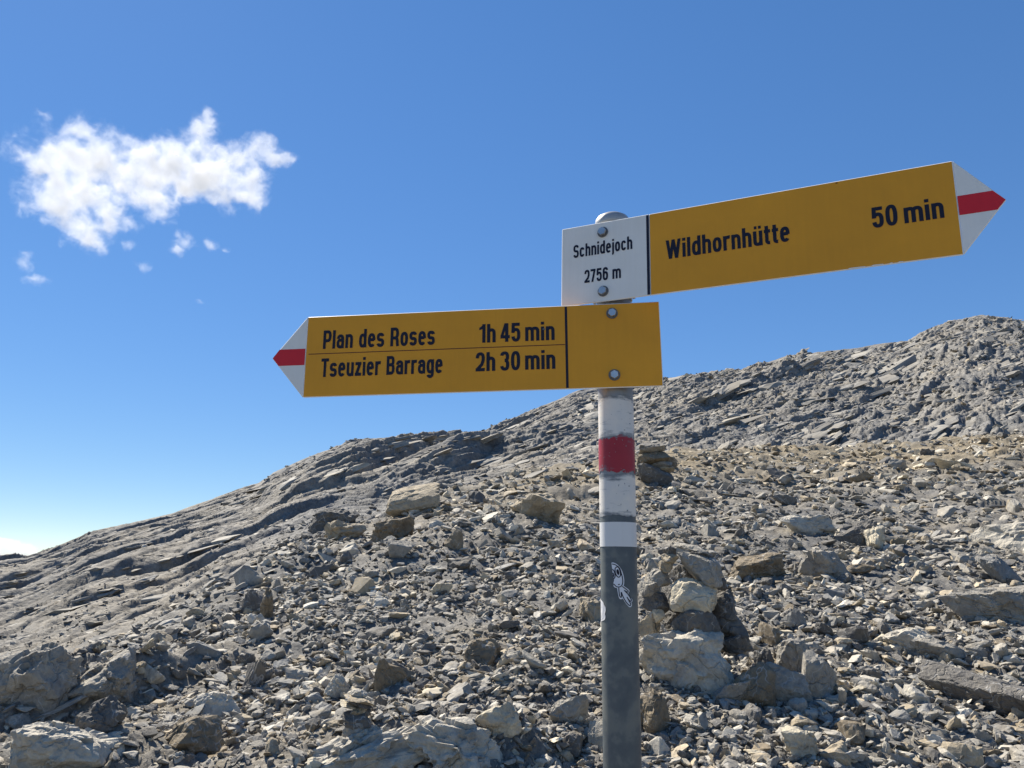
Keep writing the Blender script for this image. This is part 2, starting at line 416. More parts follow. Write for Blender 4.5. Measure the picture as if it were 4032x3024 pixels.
# ------------------------------------------------------------------ rocks
_ico = {}
def ico(sub):
    if sub not in _ico:
        bm = bmesh.new(); bmesh.ops.create_icosphere(bm, subdivisions=sub, radius=1)
        v = np.array([x.co[:] for x in bm.verts]); f = [[w.index for w in g.verts] for g in bm.faces]; bm.free()
        _ico[sub] = (v / np.linalg.norm(v, axis=1)[:, None], f)
    return _ico[sub]
def rock_mesh(name, seed, sub, dims, mat, planes=14, rough=.05, strata=0., soft=60):
    g = np.random.default_rng(seed); d, f = ico(sub)
    n = g.normal(size=(planes, 3)); n /= np.linalg.norm(n, axis=1)[:, None]
    n = np.vstack([n, [[0, 0, 1], [0, 0, -1]]]); off = np.r_[g.uniform(.62, 1.02, planes), g.uniform(.6, .85), .8]
    n[-2] += g.normal(size=3) * .18; n[-2] /= np.linalg.norm(n[-2])
    dot = np.maximum(d @ n.T, 1e-3) / off
    r = 1 / (dot ** soft).sum(1) ** (1 / soft)
    p = d * r[:, None]
    if rough:
        q = d + .10 * np.stack([perlin3(d * 3 + 7), perlin3(d * 3 + 31), perlin3(d * 3 + 77)], 1)
        for ns_, am in ((46, 1.1), (170, .55)) if sub >= 4 else ((26, .8),):     # chipped facets: each site is a flake of its own depth and tilt
            st = g.normal(size=(ns_, 3)); st /= np.linalg.norm(st, axis=1)[:, None]
            k = np.argmax(q @ st.T, 1); tl = g.normal(size=(ns_, 3)) * .9
            p = p + d * (rough * am * (g.uniform(-1, .7, ns_)[k] + ((q - st[k]) * tl[k]).sum(1)))[:, None]
        p = p + d * (rough * (.6 if sub >= 4 else .35) * fbm3(p * 2.2 + seed % 97, 5, .62))[:, None]
        if sub >= 4: p = p + d * (rough * .28 * np.abs(fbm3(p * 7. + seed % 53, 4, .65)))[:, None]
    if strata:
        zz = p[:, 2] * 5 + .5 * fbm3(p * 1.5 + 5, 2)
        st = (zz - np.floor(zz)); p[:, :2] *= (1 + strata * (sstep(0, .25, st) - .5))[:, None]
    lo, hi = p.min(0), p.max(0); p = (p - (lo + hi) / 2) / (hi - lo)      # unit box
    me = bpy.data.meshes.new(name); me.from_pydata((p * np.array(dims)).tolist(), [], f); me.materials.append(mat); me.update()
    return me

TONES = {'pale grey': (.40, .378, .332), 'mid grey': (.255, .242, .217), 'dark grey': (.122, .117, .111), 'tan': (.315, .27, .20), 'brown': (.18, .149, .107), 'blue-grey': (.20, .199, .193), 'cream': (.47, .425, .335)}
def set_tone(o, tone, g=None):
    c = np.array(TONES[tone])
    if g is not None: c = c * g.uniform(.85, 1.15)
    o.color = (*c, 1)

landmarks = []     # (px, py, half width, phrase)
taken = []         # (px, py, radius)
_seed = [100]
def put_rock(name, px, py, w, h, label, cat, tone, dims=None, tilt=(0, 0), yaw=None, sub=4, planes=14, rough=.09, strata=0., embed=.18, depth=.85, group=None, mark=None, aspect_fix=1.):
    """px, py: centre of the rock in the photograph (2212-wide); w, h: its size there"""
    _seed[0] += 1
    x, y, r = hit(px, py + h * .36)
    k = math.hypot(x, y) / 1662. / math.cos(math.atan2(x, y)) ** 0
    wm, hm = w * k, h * k * 1.05 / (1 - embed * .6)
    dm = depth * (wm + hm) / 2 if w < 3 * h else depth * wm * .6
    me = rock_mesh(name, _seed[0], sub, (wm, dm, hm), M_STONE, planes, rough, strata)
    o = bpy.data.objects.new(name, me); C.objects.link(o)
    a = math.atan2(x, y); x2 = x + math.sin(a) * dm * .32; y2 = y + math.cos(a) * dm * .32
    zc = gz(x, y) + hm * (.5 - embed)
    o.location = (x2, y2, zc)
    o.rotation_euler = (R(tilt[0]), R(tilt[1]), -a + R(yaw if yaw is not None else 0))
    set_tone(o, tone)
    tag(o, label, cat, group)
    taken.append((px, py, max(w, h) * .5))
    if mark: landmarks.append((px, py, w / 2, h / 2, mark))
    return o

# named boulders
put_rock('boulder', 1490, 1444, 206, 122, 'broad pale boulder right of the pole carrying the tall cairn', 'boulder', 'pale grey', planes=22, rough=.10, sub=5, mark='cairn boulder', tilt=(4, 4), yaw=4)
put_rock('boulder', 2165, 1530, 270, 78, 'long dark slab slanting out of the lower right edge', 'boulder', 'dark grey', tilt=(6, 21), planes=7, rough=.04, strata=.05, embed=.08, sub=5, mark='long dark slab')
put_rock('boulder', 2150, 1312, 180, 76, 'wide grey ledge block at the right edge above the long dark slab', 'boulder', 'mid grey', tilt=(12, 9), strata=.06, sub=5, mark='grey ledge block')
put_rock('boulder', 2172, 1172, 150, 56, 'long pale flat boulder high at the right edge', 'boulder', 'pale grey', tilt=(10, -4), sub=4, strata=.05, mark='pale flat boulder')
put_rock('boulder', 150, 1632, 205, 84, 'large pale boulder in the bottom left corner', 'boulder', 'pale grey', tilt=(4, 4), rough=.10, planes=28, sub=5, embed=.3, mark='pale corner boulder')
put_rock('boulder', 72, 1500, 160, 120, 'big rounded grey boulder at the left edge', 'boulder', 'mid grey', tilt=(0, -12), rough=.10, planes=26, sub=5, embed=.25, mark='rounded edge boulder')
put_rock('boulder', 205, 1505, 170, 80, 'smooth grey ridge of rock rising rightward beside the rounded left boulder', 'boulder', 'mid grey', tilt=(0, -28), rough=.09, planes=22, sub=5, embed=.25, depth=1.1, mark='left rock ridge')
put_rock('boulder', 212, 1566, 88, 54, 'dark upright block above the pale bottom left boulder', 'boulder', 'dark grey', tilt=(0, -25), mark='dark upright block')
put_rock('boulder', 420, 1606, 112, 66, 'brown layered boulder with a shaded hollow near the bottom left', 'boulder', 'brown', rough=.09, strata=.08, tilt=(-8, 5), mark='brown hollow boulder')
put_rock('boulder', 800, 1650, 290, 96, 'large pale outcrop block, the left one of two at the bottom centre', 'boulder', 'pale grey', rough=.14, planes=34, strata=.05, sub=5, embed=.3, tilt=(4, -16), mark='pale outcrop')
put_rock('boulder', 985, 1640, 220, 112, 'large pale outcrop block, the right one of two at the bottom centre', 'boulder', 'pale grey', rough=.14, planes=34, strata=.05, sub=5, embed=.3, tilt=(4, 4), mark='right outcrop block')
put_rock('boulder', 893, 1092, 128, 60, 'tan flat-topped block perched on the crest of the scree', 'boulder', 'tan', planes=8, rough=.04, tilt=(14, -17), sub=4, embed=.05, mark='perched tan block')
put_rock('boulder', 845, 1152, 100, 52, 'brown knobbly outcrop below the perched tan block', 'boulder', 'brown', rough=.1, tilt=(0, -10), strata=.06)
put_rock('boulder', 745, 1150, 90, 46, 'yellowish crumbly outcrop left of and below the perched tan block', 'boulder', 'tan', rough=.12, tilt=(0, -14))
put_rock('boulder', 868, 1192, 62, 38, 'squared grey block under the brown knobbly outcrop', 'boulder', 'mid grey', planes=8, rough=.03)
put_rock('boulder', 1158, 1100, 118, 66, 'tan boulder on the slope left of the white tape band', 'boulder', 'tan', tilt=(8, 14), sub=4, mark='tan slope boulder')
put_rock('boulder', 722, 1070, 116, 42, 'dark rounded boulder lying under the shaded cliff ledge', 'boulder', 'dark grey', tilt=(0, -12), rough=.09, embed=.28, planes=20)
put_rock('rock', 955, 1277, 46, 28, 'bright cream rock alone on the mid slope left of the pole', 'rock', 'cream', tilt=(0, -14), planes=9, mark='cream rock')
put_rock('rock', 1042, 1420, 78, 54, 'rounded brown rock with layered bands left of the pole', 'rock', 'brown', strata=.12, rough=.08, mark='banded brown rock')
put_rock('rock', 578, 1318, 34, 66, 'tall brown fin of rock standing on the left slope', 'rock', 'brown', planes=9, tilt=(0, 8), mark='brown fin')
put_rock('rock', 548, 1308, 54, 48, 'dark blocky rock leaning against the brown fin', 'rock', 'dark grey', planes=8)
put_rock('rock', 545, 1470, 40, 58, 'dark steep shard tilted beside paler rubble left of centre', 'rock', 'dark grey', planes=8, tilt=(0, 18))
put_rock('rock', 468, 1535, 90, 44, 'pale rock with a shaded side above the brown hollow boulder', 'rock', 'pale grey', tilt=(8, -6))
put_rock('rock', 735, 1492, 62, 46, 'pale rock crossed by white veins above the slate cairn', 'rock', 'pale grey', tilt=(12, 8), mark='veined rock')
put_rock('rock', 858, 1470, 96, 66, 'reddish knobbly rock right of the slate cairn', 'rock', 'brown', rough=.12, mark='reddish rock')
put_rock('rock', 1075, 1575, 90, 62, 'white jagged rock on top of the right outcrop block', 'rock', 'cream', rough=.08, tilt=(8, -16))
put_rock('rock', 1635, 1497, 86, 84, 'hunched brown-grey rock below the right end of the cairn boulder', 'rock', 'brown', tilt=(0, 12), rough=.05, mark='hunched rock')
put_rock('rock', 1700, 1496, 112, 66, 'long grey wedge rock sloping right beside the hunched rock', 'rock', 'mid grey', tilt=(0, 16), planes=12, rough=.06, mark='grey wedge rock')
put_rock('rock', 1712, 1432, 66, 66, 'upright rounded tan-grey rock above the grey wedge rock', 'rock', 'mid grey', tilt=(0, -8), mark='upright rounded rock')
put_rock('rock', 1766, 1482, 72, 88, 'smooth grey rock leaning right of the upright rounded rock', 'rock', 'mid grey', tilt=(0, 20), planes=8, rough=.03)
put_rock('rock', 1546, 1490, 96, 30, 'flat pale slab lying below the cairn boulder', 'rock', 'cream', tilt=(4, -6))
put_rock('rock', 1585, 1512, 84, 42, 'grey wedge under the flat pale slab below the cairn boulder', 'rock', 'mid grey', tilt=(0, -14), planes=9)
put_rock('rock', 1652, 1440, 40, 50, 'dark pointed rock right of the cairn boulder', 'rock', 'dark grey', planes=9)
put_rock('rock', 2066, 1010, 76, 18, 'long yellow-tan stone like a log near the right crest', 'rock', 'cream', tilt=(0, 14), planes=8, rough=.03, embed=.1, mark='yellow log-like stone')
put_rock('rock', 1745, 1136, 108, 44, 'long pale rock on the right slope with a dark side', 'rock', 'pale grey', tilt=(6, 10), mark='long pale rock')
put_rock('rock', 1850, 1160, 84, 52, 'dark angular block right of the long pale rock', 'rock', 'dark grey', planes=9, mark='dark angular block')
put_rock('rock', 1892, 1168, 40, 46, 'small pointed cream rock next to the dark angular block', 'rock', 'cream')
put_rock('rock', 1630, 1238, 124, 56, 'brown layered rock right of the top of the tall cairn', 'rock', 'brown', tilt=(6, -6), strata=.1, rough=.07, mark='brown layered rock')
put_rock('rock', 1775, 1228, 110, 60, 'squared grey rock right of the brown layered rock', 'rock', 'mid grey', planes=9, tilt=(4, -8))
put_rock('rock', 2040, 1415, 110, 40, 'broken grey ledge just above the long dark slab', 'rock', 'mid grey', tilt=(6, 8))
put_rock('rock', 2165, 1240, 70, 50, 'square pale rock under the pale flat boulder', 'rock', 'blue-grey', planes=9)
put_rock('rock', 1970, 1395, 100, 46, 'pale slanting rock left of the long dark slab', 'rock', 'pale grey', tilt=(6, 10))
put_rock('rock', 1730, 1620, 66, 54, 'pale lumpy rock at the bottom right of the pole', 'rock', 'cream', rough=.1)
put_rock('rock', 1410, 1560, 74, 90, 'brown-grey rock half hidden behind the lower pole', 'rock', 'brown', rough=.06)
put_rock('rock', 1300, 1610, 60, 60, 'pale grey rock touching the left of the lower pole', 'rock', 'pale grey', rough=.07)
put_rock('rock', 1285, 1325, 66, 48, 'dark topped tan rock left of the torn white sticker', 'rock', 'tan', rough=.06)
put_rock('rock', 1230, 1545, 80, 60, 'grey rock in the gravel left of the lower pole', 'rock', 'mid grey', rough=.06)
put_rock('rock', 1405, 1275, 50, 60, 'stone block standing between the pole and the tall cairn', 'rock', 'mid grey', rough=.05)

# ------------------------------------------------------------------ cairns
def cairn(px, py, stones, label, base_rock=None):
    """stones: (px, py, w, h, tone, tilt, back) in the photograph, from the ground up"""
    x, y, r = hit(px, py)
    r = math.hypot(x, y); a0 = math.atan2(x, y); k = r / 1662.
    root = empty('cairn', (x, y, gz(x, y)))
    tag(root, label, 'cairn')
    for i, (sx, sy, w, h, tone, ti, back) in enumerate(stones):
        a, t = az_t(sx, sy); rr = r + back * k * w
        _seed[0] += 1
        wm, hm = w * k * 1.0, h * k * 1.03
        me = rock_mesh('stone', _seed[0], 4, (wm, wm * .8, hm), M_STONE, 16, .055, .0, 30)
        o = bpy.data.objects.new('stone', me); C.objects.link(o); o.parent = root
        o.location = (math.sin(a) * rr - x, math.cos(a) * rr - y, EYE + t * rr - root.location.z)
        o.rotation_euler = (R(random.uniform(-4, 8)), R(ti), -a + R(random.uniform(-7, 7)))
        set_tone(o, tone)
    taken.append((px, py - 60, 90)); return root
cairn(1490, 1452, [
    (1402, 1352, 48, 62, 'tan', 0, .2), (1422, 1330, 30, 28, 'cream', 10, -.1), (1512, 1346, 112, 62, 'dark grey', 16, -.25), (1574, 1354, 76, 50, 'dark grey', 0, .2), (1588, 1390, 70, 40, 'dark grey', 5, .1),  # right-hand stones, here and below, carry their shade in the dark grey tone
    (1412, 1302, 64, 44, 'dark grey', 4, .25), (1402, 1272, 44, 32, 'mid grey', -6, 0), (1498, 1286, 96, 70, 'cream', -4, -.2), (1474, 1244, 56, 48, 'dark grey', 0, .55), (1530, 1304, 60, 60, 'dark grey', 0, .7), (1470, 1350, 70, 50, 'dark grey', 0, .6), (1556, 1306, 70, 62, 'dark grey', 6, .25), (1460, 1300, 70, 60, 'dark grey', 6, .9),  # stones set far back are added fillers, dark so gaps read as shade
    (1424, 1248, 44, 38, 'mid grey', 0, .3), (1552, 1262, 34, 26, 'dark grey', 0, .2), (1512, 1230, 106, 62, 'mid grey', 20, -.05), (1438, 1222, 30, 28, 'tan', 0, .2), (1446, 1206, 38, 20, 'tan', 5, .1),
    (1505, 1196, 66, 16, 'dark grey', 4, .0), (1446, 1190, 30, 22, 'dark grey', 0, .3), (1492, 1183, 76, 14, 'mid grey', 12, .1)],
    'tall cairn of grey and pale stones stacked on a boulder right of the pole')
landmarks.append((1495, 1270, 90, 95, 'tall cairn'))
cairn(1412, 1042, [
    (1418, 1030, 86, 48, 'dark grey', 8, .0), (1440, 1012, 34, 14, 'tan', 4, -.1), (1428, 1002, 46, 16, 'mid grey', -8, -.05), (1450, 1000, 26, 26, 'brown', 0, .2),
    (1416, 988, 66, 30, 'brown', -8, .0), (1386, 994, 26, 22, 'brown', -14, .2), (1408, 973, 62, 12, 'mid grey', -10, .0)],
    'small dark cairn on the crest just right of the red pole band')
landmarks.append((1415, 1005, 45, 40, 'small crest cairn'))
cairn(775, 1606, [
    (760, 1600, 80, 46, 'brown', -14, .1), (768, 1578, 60, 40, 'mid grey', -6, 0), (772, 1556, 62, 30, 'dark grey', 6, .0), (774, 1538, 34, 18, 'tan', -8, -.05), (786, 1540, 30, 22, 'dark grey', 0, .3),
    (764, 1526, 56, 10, 'cream', 14, .0), (776, 1520, 62, 9, 'dark grey', 16, .05), (776, 1511, 66, 11, 'tan', 15, .0), (774, 1498, 42, 16, 'pale grey', 10, .3)],
    'slim cairn of thin slates at the bottom left of centre')
landmarks.append((772, 1550, 40, 55, 'slate cairn'))
landmarks.append((1340, 1400, 42, 260, 'pole'))

# ------------------------------------------------------------------ loose rocks, each a thing of its own
protos = []
shape_words = []
for i in range(36):
    kind = i % 4
    dims = [(1, .8, .52), (1, .8, .26), (1, .42, .36), (.85, .8, .75)][kind]
    shape_words.append(['angular', 'flat', 'long', 'blocky'][kind])
    protos.append(rock_mesh('rock', 900 + i, 3, dims, M_LOOSE, 7 + i % 4, .085, .07 if i % 3 == 0 else 0, 80))
def dirword(dx, dy):
    a = math.degrees(math.atan2(-dy, dx))
    return ['right of', 'up and right of', 'above', 'up and left of', 'left of', 'down and left of', 'below', 'down and right of'][int(((a + 22.5) % 360) // 45)]
loose = []
tries = 0
while len(loose) < 258 and tries < 9000:
    tries += 1
    px = random.uniform(-20, 2230); py = random.uniform(1010, 1655)
    a, t = az_t(px, py); tb_, rb_ = brow(np.array([a]))
    if t > tb_[0] - .02: continue
    size = 25 + 50 * random.random() ** 2.0
    if py < 1200: size *= .8
    if any(math.hypot(px - q[0], (py - q[1]) * 1.3) < q[2] * .9 + size * .5 for q in taken): continue
    if 1290 < px < 1400: continue
    taken.append((px, py, size * .6)); loose.append((px, py, size))
infos = []
for (px, py, size) in loose:
    x, y, r = hit(px, py); i = random.randrange(36)
    g = random.random()
    tn = 'mid grey' if g < .34 else 'dark grey' if g < .58 else 'pale grey' if g < .76 else 'tan' if g < .86 else 'brown' if g < .93 else 'blue-grey'
    o = bpy.data.objects.new('rock', protos[i]); C.objects.link(o)
    s = size * r / 1662.
    o.scale = (s, s * random.uniform(.85, 1.1), s * random.uniform(.9, 1.2))
    o.rotation_euler = (R(random.gauss(6, 14)), R(random.gauss(0, 16)), R(random.uniform(0, 360)))
    o.location = (x, y, gz(x, y) + s * .12)
    set_tone(o, tn, np.random.default_rng(int(px * 7 + py)))
    best = min(landmarks, key=lambda L: math.hypot(max(0, abs(px - L[0]) - L[2]), max(0, abs(py - L[1]) - L[3])))
    dd = math.hypot(max(0, abs(px - best[0]) - best[2]), max(0, abs(py - best[1]) - best[3]))
    near_w = 'close ' if dd < 45 else '' if dd < 130 else 'well ' if dd < 260 else 'far '
    sz = 'small' if size < 27 else 'medium' if size < 36 else 'large'
    infos.append([o, f"{sz} {tn} {shape_words[i]} rock {near_w}{dirword(px - best[0], py - best[1])} the {best[4]}", dd])
byl = {}
for it in infos: byl.setdefault(it[1], []).append(it)
for lab, its in byl.items():
    its.sort(key=lambda q: q[2])
    words = [''] if len(its) == 1 else [', nearest such', ', second nearest', ', third nearest', ', fourth nearest', ', fifth nearest']
    for n, it in enumerate(its):
        tag(it[0], lab + words[min(n, len(words) - 1)], 'rock', 'loose rocks strewn over the scree')

# ------------------------------------------------------------------ rubble: stones nobody could count
store = bpy.data.collections.new('rubble_stones')
for i in range(20):
    kind = i % 5
    dims = [(1, .8, .42), (1, .75, .22), (1, .5, .32), (.9, .8, .62), (1, .85, .3)][kind]
    me = rock_mesh('rubble_stone', 3000 + i, 3, dims, M_RUBBLE, 5 + i % 4, .08, .06 if i % 3 == 0 else 0, 80)
    store.objects.link(bpy.data.objects.new('rubble_stone_%02d' % i, me))
def scatter(n, smin, smax, power, g, azr=44, tmin=None):
    az = g.uniform(-R(azr), R(azr), n); tbr, rbr = brow(az); rn = near(az) * .82
    u = g.uniform(0, 1, n)
    # even over the picture: uniform in the tangent of elevation between the lower edge and the crest
    zb = EYE + tbr * rbr; sl = (zb - ZN) / (rbr - near(az))
    t1 = -1.15 / near(az) * 1.28; t = t1 + (tbr - t1) * u
    r = (sl * near(az) - ZN + EYE) / (sl - t)
    x = np.sin(az) * r; y = np.cos(az) * r
    q = g.uniform(0, 1, n)
    px = (smin ** -power + q * (smax ** -power - smin ** -power)) ** (-1 / power)
    s = px * r / 769. * np.exp(.6 * fbm2(x * .45 + 70, y * .45, 3)) * (r / 12.) ** -.25
    return x, y, r, s
def build_rubble(name, parts, kind_note, zz=None, rot=None, flat=None, squash=(.75, 1.2)):
    x = np.concatenate([p[0] for p in parts]); y = np.concatenate([p[1] for p in parts]); s = np.concatenate([p[3] for p in parts]); r = np.concatenate([p[2] for p in parts])
    g = np.random.default_rng(77); n = len(x)
    if zz is None:
        keep = (hump_at(x, y) < .35) | (g.uniform(0, 1, n) < .5)
        keep &= (fbm2(x * .55 + 30, y * .55, 3) < .20) | (g.uniform(0, 1, n) < .35)      # patches of bare grit
        x, y, s, r = x[keep], y[keep], s[keep], r[keep]; n = len(x)
        z = ground_h(x, y) + s * .08
    else: z = zz
    me = bpy.data.meshes.new(name)
    me.vertices.add(n); me.vertices.foreach_set('co', np.stack([x, y, z], 1).astype(np.float32).ravel())
    if rot is None: rot = np.stack([g.normal(.10, .36, n), g.normal(-.10, .36, n), g.uniform(0, 6.283, n)], 1)
    scl = s[:, None] * g.uniform(squash[0], squash[1], (n, 3))
    if flat is not None: scl = scl * np.array(flat)
    tones = np.array([TONES[k] for k in ('mid grey', 'dark grey', 'pale grey', 'blue-grey', 'tan', 'brown', 'cream')])
    tn = np.clip(tan_of(x, y), 0, 1) if zz is None else np.full(n, .08); grp = fbm2(x * .6, y * .6, 3)
    k = g.choice(7, n, p=[.30, .27, .17, .13, .06, .05, .02])
    k = np.where(g.uniform(0, 1, n) < np.clip(tn * .8 - .1 + .35 * grp, 0, .8), g.choice([4, 5, 4, 6, 2], n), k)
    col = tones[k] * g.uniform(.8, 1.2, (n, 1))
    if flat is not None: col = .72 * np.array([.215, .208, .192]) * g.uniform(.85, 1.15, (n, 1)) + .28 * col      # beds of one rock
    for nm, typ, dat, key in (('rot', 'FLOAT_VECTOR', rot, 'vector'), ('scl', 'FLOAT_VECTOR', scl, 'vector'), ('tone', 'FLOAT_VECTOR', col, 'vector')):
        a = me.attributes.new(nm, typ, 'POINT'); a.data.foreach_set(key, dat.astype(np.float32).ravel())
    a = me.attributes.new('pick', 'INT', 'POINT'); a.data.foreach_set('value', g.integers(0, 20, n).astype(np.int32))
    o = bpy.data.objects.new(name, me); C.objects.link(o)
    ng = bpy.data.node_groups.new(name + '_scatter', 'GeometryNodeTree')
    ng.interface.new_socket('Geometry', in_out='INPUT', socket_type='NodeSocketGeometry'); ng.interface.new_socket('Geometry', in_out='OUTPUT', socket_type='NodeSocketGeometry')
    gi = ng.nodes.new('NodeGroupInput'); go = ng.nodes.new('NodeGroupOutput')
    ci = ng.nodes.new('GeometryNodeCollectionInfo'); ci.inputs['Collection'].default_value = store
    ci.inputs['Separate Children'].default_value = True; ci.inputs['Reset Children'].default_value = True
    ip = ng.nodes.new('GeometryNodeInstanceOnPoints'); ip.inputs['Pick Instance'].default_value = True
    def attr(nm, typ):
        q = ng.nodes.new('GeometryNodeInputNamedAttribute'); q.data_type = typ; q.inputs['Name'].default_value = nm; return q.outputs['Attribute']
    e2r = ng.nodes.new('FunctionNodeEulerToRotation')
    ng.links.new(attr('rot', 'FLOAT_VECTOR'), e2r.inputs[0]); ng.links.new(e2r.outputs[0], ip.inputs['Rotation'])
    ng.links.new(attr('scl', 'FLOAT_VECTOR'), ip.inputs['Scale']); ng.links.new(attr('pick', 'INT'), ip.inputs['Instance Index'])
    ng.links.new(gi.outputs[0], ip.inputs['Points']); ng.links.new(ci.outputs[0], ip.inputs['Instance']); ng.links.new(ip.outputs[0], go.inputs[0])
    md = o.modifiers.new('scatter', 'NODES'); md.node_group = ng
    tag(o, kind_note, None, None, 'stuff'); return o
g = np.random.default_rng(21)
build_rubble('rubble', [scatter(52000, 2.6, 13, 1.0, g), scatter(12000, 7, 18, .8, g), scatter(26000, 1.6, 4, 1.5, g)], 'grey angular limestone rubble covering the slope')

ok = np.argwhere((MS > .02) & (MS < .99) & (np.abs(MA) < R(40)))
ok2 = ok[MS[ok[:, 0], ok[:, 1]] < .93]; pick = ok2[g.choice(len(ok2), 34000)]
wgt = np.interp(MA[pick[:, 0], pick[:, 1]], [R(-30), R(-5), R(8), R(35)], [.06, .10, .30, .38]) + .9 * np.clip(1 - MS[pick[:, 0], pick[:, 1]] / .28, 0, 1) * (MA[pick[:, 0], pick[:, 1]] < 0) + .30 * np.clip(fbm2(X[pick[:, 0], pick[:, 1]] * .08, Y[pick[:, 0], pick[:, 1]] * .08, 3), -.3, 1)
pick = pick[g.uniform(0, 1, len(pick)) < wgt]
mx, my, mz, mr = (A_[pick[:, 0], pick[:, 1]] for A_ in (X, Y, MZ, MR))
msz = (1.6 ** -1.4 + g.uniform(0, 1, len(mx)) * (9. ** -1.4 - 1.6 ** -1.4)) ** (-1 / 1.4) * mr / 769
build_rubble('mountain_rubble', [(mx, my, mr, msz)], 'broken grey rock littering the mountain face', mz + msz * .05)
# bedded slabs cropping out all over the face: long axis along the strike, upper edge proud towards the lower right
ok2 = ok[MS[ok[:, 0], ok[:, 1]] < np.interp(MA[ok[:, 0], ok[:, 1]], [R(-10), R(5)], [.76, .93])]; pick = ok2[g.choice(len(ok2), 9500)]; pa = MA[pick[:, 0], pick[:, 1]]
pick = pick[g.uniform(0, 1, len(pick)) < np.interp(pa, [R(-32), R(-21), R(-17), R(-8), R(0), R(34)], [.55, .4, .3, .3, .7, 1.])]
mx, my, mz, mr, pa = (A_[pick[:, 0], pick[:, 1]] for A_ in (X, Y, MZ, MR, MA))
slope = ((zs - z0) / (rsk - rm0))[pick[:, 0], pick[:, 1]]
psz = (10. ** -1.2 + g.uniform(0, 1, len(mx)) * (74. ** -1.2 - 10. ** -1.2)) ** (-1 / 1.2) * mr / 769
yaw = R(20) + .5 * fbm2(mx * .03, my * .03, 3) + g.normal(0, .12, len(mx))
gu = slope * np.cos(yaw + pa); gv = slope * np.sin(yaw + pa)
prot = np.stack([np.arctan(gu) - R(4) + g.normal(0, .06, len(mx)), -np.arctan(gv) * .5 - np.interp(pa, [R(-30), R(0), R(30)], [R(15), R(17), R(12)]) + .25 * fbm2(mx * .05 + 9, my * .05, 2) + g.normal(0, .05, len(mx)), yaw], 1)
build_rubble('mountain_slabs', [(mx, my, mr, psz)], 'bedded grey limestone slabs cropping out of the mountain face', mz - psz * .13, prot, (1.25, .66, .36), (.8, 1.2))
# the same beds show through the scree along its left margin
pa = g.uniform(-R(37), R(2), 900); tb_, rb_ = brow(pa); uu = g.uniform(0, 1, 900) ** .6
pr = near(pa) * .95 + (rb_ * 1.02 - near(pa) * .95) * uu
lim = np.interp(pa, [-R(36), -R(20), -R(8), R(2)], [.05, .42, .62, .82])
kp = (uu > lim) & (g.uniform(0, 1, 900) < .62); pa, pr = pa[kp], pr[kp]
bx, by = np.sin(pa) * pr, np.cos(pa) * pr
bs = (9. ** -1.2 + g.uniform(0, 1, len(bx)) * (64. ** -1.2 - 9. ** -1.2)) ** (-1 / 1.2) * pr / 769
byaw = R(28) + g.normal(0, .25, len(bx))
brot = np.stack([R(2) + g.normal(0, .10, len(bx)), -R(22) + g.normal(0, .10, len(bx)), byaw], 1)
build_rubble('bedrock_slabs', [(bx, by, pr, bs)], 'grey bedrock ribs showing through the left margin of the scree', ground_h(bx, by, False) - bs * .03, brot, (1., .55, .40), (.8, 1.2))

# ------------------------------------------------------------------ signpost
def paint(name, col, rough=.45, spec=.4, dirt=.08, scale=9.):
    m, t, b = new_mat(name)
    tc = nd(t, 'ShaderNodeTexCoord'); n1, _ = noise(t, tc.outputs['Object'], scale, 6, .65)
    f = ramp(t, n1, [(.3, (1 - dirt,) * 3), (.7, (1 + dirt * .4,) * 3)])
    t.links.new(mixc(t, 1., (*col, 1), f, 'MULTIPLY'), b.inputs['Base Color'])
    b.inputs['Roughness'].default_value = rough; b.inputs['Specular IOR Level'].default_value = spec
    if dirt:
        mp = nd(t, 'ShaderNodeMapping'); mp.inputs['Scale'].default_value = (140, 140, 7); t.links.new(tc.outputs['Object'], mp.inputs['Vector'])
        n3, _ = noise(t, mp.outputs[0], 1., 4, .6); n4, _ = noise(t, tc.outputs['Object'], 5., 3, .5)
        gr = ramp(t, mth(t, 'ADD', mth(t, 'MULTIPLY', n3, .35), mth(t, 'MULTIPLY', n4, .7)), [(.40, (.95, .945, .93)), (.56, (1, 1, 1)), (.70, (1.02, 1.02, 1.025))])
        t.links.new(mixc(t, 1., b.inputs['Base Color'].links[0].from_socket, gr, 'MULTIPLY'), b.inputs['Base Color'])
    n2, _ = noise(t, tc.outputs['Object'], 420., 2, .5); bump(t, n2, .12, .0006, b)
    return m
M_YEL = paint('yellow_sign_enamel', (.71, .312, .009), .5)
M_WHITE = paint('white_sign_enamel', (.76, .75, .71), .5, dirt=.05)
M_RED = paint('red_sign_enamel', (.62, .012, .022), .45)
M_INK = paint('dark_blue_ink', (.008, .008, .022), .5, .3, 0)
M_SEP = paint('thin_brown_ink', (.09, .02, .012), .5, .3, 0)
M_EDGE = paint('white_plate_edge', (.80, .80, .78), .4, dirt=.03)
M_RUST = paint('rust_speck', (.16, .06, .02), .8, .2)
def metal(name, col, rough, met=.85, mott=.2, scale=30):
    m, t, b = new_mat(name); tc = nd(t, 'ShaderNodeTexCoord')
    n1, _ = noise(t, tc.outputs['Object'], scale, 5, .6)
    f = ramp(t, n1, [(.3, (1 - mott,) * 3), (.7, (1 + mott,) * 3)])
    t.links.new(mixc(t, 1., (*col, 1), f, 'MULTIPLY'), b.inputs['Base Color'])
    b.inputs['Metallic'].default_value = met; b.inputs['Roughness'].default_value = rough
    return m
M_BOLT = metal('zinc_bolt', (.48, .48, .48), .34, .85)
M_WASH = metal('dull_washer', (.14, .14, .14), .5, .5)
M_CAP = metal('weathered_cap', (.42, .41, .39), .45, .5)
